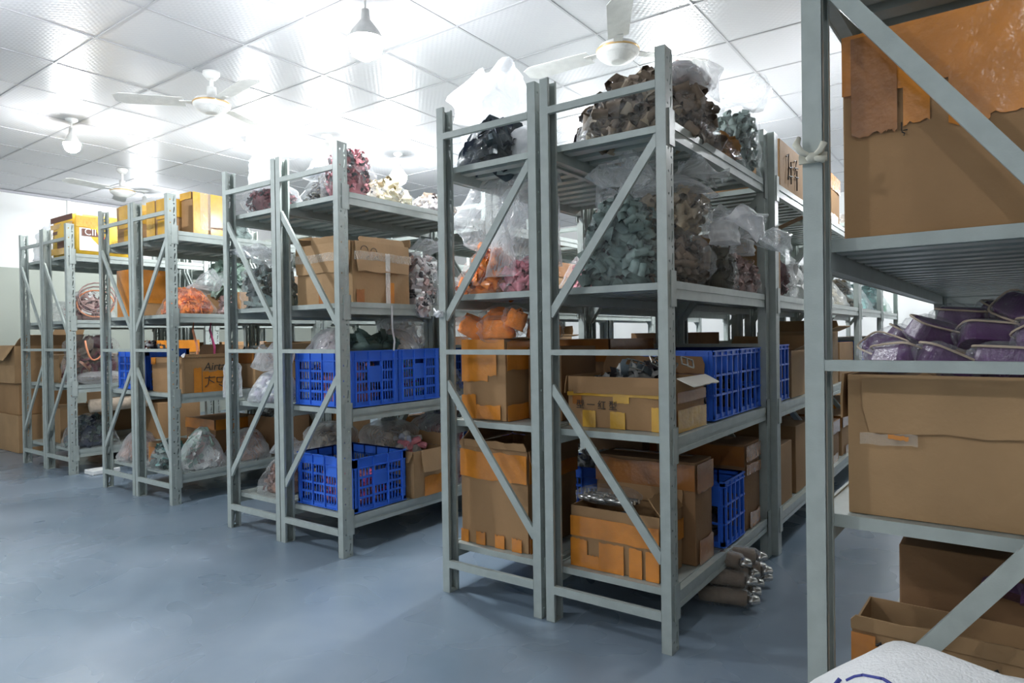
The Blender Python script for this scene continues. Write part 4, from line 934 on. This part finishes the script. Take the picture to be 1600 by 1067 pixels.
heap(cx, cy_, Z1+.10, .44, .46, .20, 'heap', 'tube', 70, .09, ('purple', 'purple', 'beige'), 'purple straps filling the long box under the loose strap rolls', 'straps', 'packed_straps', 150, core=.9)
rp = random.Random(4)
spots = [(.13, .16, .02), (.21, .15, .015), (.30, .15, .02), (.40, .15, .02), (.09, .30, .03), (.18, .28, .07), (.27, .27, .06), (.36, .26, .07), (.45, .22, .05), (.12, .42, .05), (.22, .42, .10), (.32, .36, .11), (.40, .34, .12), (.29, .50, .10), (.17, .54, .07), (.44, .46, .11), (.36, .16, .06)]
pl = ['front left corner', 'front row, second from the left', 'front row, third from the left', 'front row, right', 'second row, far left', 'second row, left of centre', 'second row, centre', 'second row, right of centre', 'second row, far right', 'third row, far left', 'third row, left of centre', 'third row, standing upright in the centre', 'top right, standing upright', 'back centre', 'back left', 'back right', 'lying across the front right']
for i, (x, y, dz) in enumerate(spots):
    px, py = A(x, y)
    t = empty('strap_roll', (px, py, Z1+.275+dz), rp.uniform(-.9, .9), 'purple strap roll edged in gold in the long box, '+pl[i], 'strap roll', 'purple strap rolls in the long box')
    t.rotation_euler = (rp.uniform(-.5, .9)+(.9 if i in (11, 12) else 0), rp.uniform(-.5, .5), rp.uniform(-1, 1))
    vs, fs = superloft(.098, .064, .042, 'block', 16, 4, sq=.45, scale=1); m = MB().add([(a, b_, c-.02) for a, b_, c in vs], fs); m.build('rolled_strap', 'purple', t, bevel=.004)
    ring = [(.049*math.copysign(abs(math.cos(a))**.45, math.cos(a)), .033*math.copysign(abs(math.sin(a))**.45, math.sin(a)), .018) for a in [2*PI*q/20 for q in range(21)]]
    MB().tube(ring, .0022, 5, cap=False).build('gold_edge', 'beige', t)
    vs, fs = superloft(.12, .075, .06, 'pillow', 14, 6, amp=.2, seed=i); MB().add([(a, b_, c-.03) for a, b_, c in vs], fs).build('wrap', 'film', t, True)
b = abox(.10, .50, .34, .80, Z0, .40, 'dull brown cardboard box at the back of the bottom shelf at the right edge', 'card3')
b = abox(.05, .36, .10, .30, Z0, .29, 'open box patched with orange tape and clear film on the nearest bottom shelf', 'card2', True)
d_ = dm(b); tape(b, d_, 'tape', [('f', .0, .14, .78, .98), ('f', .14, .55, .68, .92)]); flap(b, d_, 'r', .10, 60, 'card2'); flap(b, d_, 'f', .03, 8, 'card2'); tape(b, d_, 'tapew', [('f', .0, .08, 0, .7)], .012)
strokes(b, d_, 'f', [[(.15+.2*q, .93), (.17+.2*q, .95), (.18+.2*q, .92)] for q in range(4)], .003)
for i, (x, y) in enumerate([(.30, .30), (.36, .27)]):
    px, py = A(x, y)
    t = empty('strap_roll', (px, py, Z0+.345), .5+i*.4, ['purple strap folded flat on the orange-patched box', 'second purple strap folded flat right of the first on the orange-patched box'][i], 'strap roll', 'purple straps on the bottom shelf')
    t.rotation_euler = (-.5, .3, .5+i*.3)
    vs, fs = superloft(.10, .05, .025, 'block', 16, 4, sq=.45, scale=1); MB().add(vs, fs).build('rolled_strap', 'purple', t)
# woven sack in the foreground
PEN = [([(-0.245, -.045), (-0.235, -.07), (-0.220, -.11), (-0.215, -.14)], .0035), ([(-0.240, -.065), (-0.220, -.06), (-0.205, -.075), (-0.195, -.10)], .0028), ([(-0.220, -.02), (-0.200, -.02), (-0.175, -.035), (-0.155, -.055)], .0024), ([(-0.230, -.01), (-0.235, -.02)], .004), ([(-0.295, -.06), (-0.305, -.05), (-0.300, -.04)], .0014), ([(-0.255, -.12), (-0.245, -.135)], .003)]
def sack():
    t = empty('woven_sack', (.055, 1.0, 0), 0, 'stuffed white woven sack with blue pen marks in the bottom right foreground', 'sack')
    seg, nz = 64, 30; vs = []
    def P(u, v, off=0):
        a = 2*PI*u; ca, sa = math.cos(a), math.sin(a)
        ca2 = math.copysign(abs(ca)**.75, ca); sa2 = math.copysign(abs(sa)**.75, sa)
        r = (.92+.08*math.sin(PI*v))*math.sqrt(max(0, 1-max(0, (v-.62)/.38)**2.2))
        x, y, z = .385*ca2*r, .20*sa2*r, .625*v
        n = mnoise.noise(Vector((x*7, y*7, z*7)))*.022+mnoise.noise(Vector((x*17, y*17, z*17)))*.008
        hump = .040*math.exp(-(((x+.165)/.07)**2+((y-.04)/.10)**2))*v
        return (x*(1+n*1.5)+ca*off, y*(1+n*1.5)+sa*off, z*(1+.0)+n*.8*v+hump+off*v)
    for j in range(nz+1):
        for i in range(seg): vs.append(P(i/seg, min(.9999, j/nz)))
    fs = [(j*seg+i, j*seg+(i+1) % seg, (j+1)*seg+(i+1) % seg, (j+1)*seg+i) for j in range(nz) for i in range(seg)]
    fs.append(tuple(range(seg-1, -1, -1))); fs.append(tuple(nz*seg+i for i in range(seg)))
    MB().add(vs, fs).build('sack_body', mat('woven_white', (.80, .80, .80), .55, noise=(40, .06), bump=(240, .35)), t, True)
    from mathutils.bvhtree import BVHTree
    tree = BVHTree.FromPolygons([Vector(v) for v in vs], fs)
    m = MB()
    for poly, r_ in (PEN):
        pts = []
        for a, b_ in zip(poly[:-1], poly[1:]):
            for q in range(7):
                hit = tree.ray_cast(Vector((a[0]+(b_[0]-a[0])*q/6, a[1]+(b_[1]-a[1])*q/6, 2)), Vector((0, 0, -1)))[0]
                if hit: pts.append(hit+Vector((0, 0, .0004)))
        m.tube(pts, r_, 5)
    m.build('pen_marks', 'inkb', t, True)
sack()

# ---------------- goods in the bays behind
def fill(key, i, lv, y0, y1, what, nth=''):
    X, Y, n, st = ROWS[key]
    x0, x1 = X+.03, X+D-.028
    if key == 'B' and i > 0: x0 += .028; x1 += .028
    SEED[0] += 1; r = random.Random(SEED[0]*13)
    z = H[lv]; ya = Y+1.213*i+y0; yb = Y+1.213*i+y1
    lvn = ['bottom', 'second', 'third', 'top'][lv]
    where = '%s%s shelf, %s bay, %s' % (nth, lvn, ORD[i], {'B': 'right centre row', 'BL': 'left centre row', 'C': 'right middle row', 'CL': 'left middle row', 'D': 'right half of left row', 'DL': 'left half of left row', 'E': 'far left row'}[key])
    if what in ('box', 'boxo', 'boxd'):
        hh = r.uniform(.24, .36)
        b = box(x0, x1, ya, yb, z, hh, ('open ' if what == 'boxo' else '')+('dull ' if what == 'boxd' else '')+'cardboard box '+where, {'box': 'card', 'boxo': 'card2', 'boxd': 'card3'}[what], what == 'boxo')
        d_ = dm(b)
        if r.random() < .7: tape(b, d_, r.choice(['tape', 'tapeb']), [('r', 0, 1, .7, 1), ('f', 0, 1, .7, 1), ('r', .2, .8, 0, .2)])
        if what == 'boxo': flap(b, d_, 'r', .08, r.uniform(20, 160), 'card2'); flap(b, d_, 'b', .08, 20, 'card2')
        return b
    if what == 'crate':
        w = x1-x0-.01; crate(x0, ya, z, .42, .315, .28, 'blue crate '+where, key == 'B')
        heap(x0+.21, ya+.157, z+.015, .38, .27, .24, 'heap', 'strip', 40, .07, (r.choice(['black', 'slate', 'dusty']), r.choice(['red', 'silver', 'print'])), 'loose goods inside the blue crate '+where, 'mixed goods', 'mixed_goods', SEED[0]); return
    c = what
    kind = r.choice(['heap', 'tall']); hh = r.uniform(.2, .30)
    bagof((x0+x1)/2, (ya+yb)/2, z, x1-x0-.04, yb-ya-.02, hh, c+' fabric', c, where, tname=r.choice(['bow', 'fold']), size=.09, n=60, kind=kind, seed=SEED[0], mats=(c, 'dark'), material=r.choice(['film', 'film2']), cat='fabric', name='fabric_pieces')
F = 'nearer on '; G = 'farther on '
PLAN = [
 ('B', 1, 0, .08, .42, 'box', F), ('B', 1, 0, .50, .80, 'box', 'midway on '), ('B', 1, 0, .84, 1.12, 'crate', G), ('B', 1, 1, .07, .39, 'crate', F), ('B', 1, 1, .42, .75, 'boxo', 'midway on '), ('B', 1, 1, .80, 1.12, 'boxd', G),
 ('B', 1, 2, .36, .70, 'maroon', F), ('B', 1, 2, .75, 1.1, 'white', G), ('B', 1, 3, .85, 1.12, 'tan', ''),
 ('B', 2, 0, .1, .5, 'boxd', F), ('B', 2, 0, .6, 1.1, 'box', G), ('B', 2, 1, .08, .5, 'boxo', F), ('B', 2, 1, .55, 1.1, 'box', G), ('B', 2, 2, .1, .5, 'white', F), ('B', 2, 2, .6, 1.1, 'cream', G), ('B', 2, 3, .1, .6, 'box', ''),
 ('B', 3, 1, .08, .4, 'crate', F), ('B', 3, 1, .5, 1.1, 'box', G), ('B', 3, 2, .1, .5, 'tan', F), ('B', 3, 2, .6, 1.1, 'teal', G), ('B', 3, 0, .2, .9, 'boxd', ''), ('B', 3, 3, .2, .9, 'beige', ''),
 ('B', 4, 1, .1, .9, 'box', ''), ('B', 4, 2, .1, .5, 'teal', F), ('B', 4, 2, .6, 1.1, 'mint', G), ('B', 4, 0, .1, .9, 'box', ''),
 ('BL', 0, 1, .62, 1.1, 'boxd', ''), ('BL', 0, 2, .75, 1.1, 'pink', ''), ('BL', 1, 0, .1, .6, 'box', F), ('BL', 1, 1, .5, .9, 'boxd', ''), ('BL', 2, 0, .1, .5, 'crate', ''), ('BL', 1, 2, .7, 1.1, 'beige', ''),
 ('C', 0, 1, .75, 1.08, 'slate', ''), ('C', 1, 0, .06, .38, 'crate', F), ('C', 1, 0, .45, 1.0, 'boxd', G), ('C', 1, 1, .08, .40, 'crate', F), ('C', 1, 1, .5, 1.0, 'boxo', G), ('C', 1, 2, .1, .5, 'grey' if False else 'slate', F), ('C', 1, 2, .6, 1.1, 'box', G),
 ('C', 2, 0, .1, .6, 'boxd', ''), ('C', 2, 1, .08, .40, 'crate', F), ('C', 2, 1, .5, .82, 'crate', G), ('C', 2, 2, .1, .6, 'tan', ''), ('C', 3, 1, .1, .42, 'crate', ''), ('C', 3, 0, .1, .6, 'box', ''), ('C', 3, 2, .2, .8, 'box', ''),
 ('CL', 0, 2, .6, 1.1, 'darkgreen', ''), ('CL', 1, 0, .1, .6, 'boxd', ''), ('CL', 1, 1, .1, .42, 'crate', ''), ('CL', 1, 2, .2, .7, 'slate', ''), ('CL', 2, 1, .2, .7, 'box', ''),
 ('D', 0, 1, .62, 1.1, 'boxo', ''), ('D', 1, 0, .1, .5, 'box', F), ('D', 1, 1, .1, .5, 'crate', ''), ('D', 1, 2, .1, .6, 'tan', ''), ('D', 2, 1, .1, .6, 'box', ''), ('D', 1, 3, .1, .5, 'box', ''),
 ('DL', 0, 0, .6, 1.0, 'boxd', ''), ('DL', 0, 1, .62, 1.1, 'slate', ''), ('DL', 1, 1, .1, .6, 'box', ''), ('DL', 0, 2, .5, .9, 'beige', ''), ('E', 0, 1, .7, 1.1, 'boxd', ''), ('E', 0, 2, .7, 1.1, 'slate', ''), ('E', 0, 0, .7, 1.1, 'box', ''), ('E', 1, 1, .1, .6, 'box', ''),
]
for p in PLAN: fill(*p)
b = box(-1.26, -.872, 3.53, 4.05, Z3, .27, 'cardboard box with black handwritten strokes on the top shelf of the second bay', 'card')
d_ = dm(b); strokes(b, d_, 'r', [[(.18, .72), (.26, .80), (.24, .30)], [(.30, .55), (.42, .6)], [(.36, .68), (.36, .25)], [(.30, .38), (.42, .42)], [(.5, .75), (.6, .8), (.52, .5)], [(.5, .62), (.66, .66)], [(.55, .45), (.68, .48)], [(.61, .6), (.61, .2)]], .0035)
b = box(-1.28, -.85, 3.36, 3.44, Z2, .33, 'narrow cardboard box with an open flap beside the post of the second bay', 'card', True); flap(b, dm(b), 'r', .12, 70, 'card3')
ax, ay = A(.05+.2, 0.7)
b = abox(.05, .45, .95, 1.4, Z2, .34, 'cardboard box further back on the third shelf at the right edge', 'card')
b = abox(.06, .50, 1.0, 1.5, Z1, .22, 'dull cardboard box further back on the second shelf at the right edge', 'card3')
px, py = A(.30, 1.85); bagof(px, py, Z1, .36, .34, .30, 'dark brown fabric', 'browntan', 'further back on the second shelf at the right edge', tname='fold', size=.12, n=50, kind='heap', seed=160, cat='fabric', name='fabric_pieces', mats=('browntan', 'black'))
b = abox(.05, .48, .2, 1.0, Z3, .25, 'cardboard box on the top shelf at the right edge', 'card3')
for o in sc.objects:
    if '_d' in o: del o['_d']
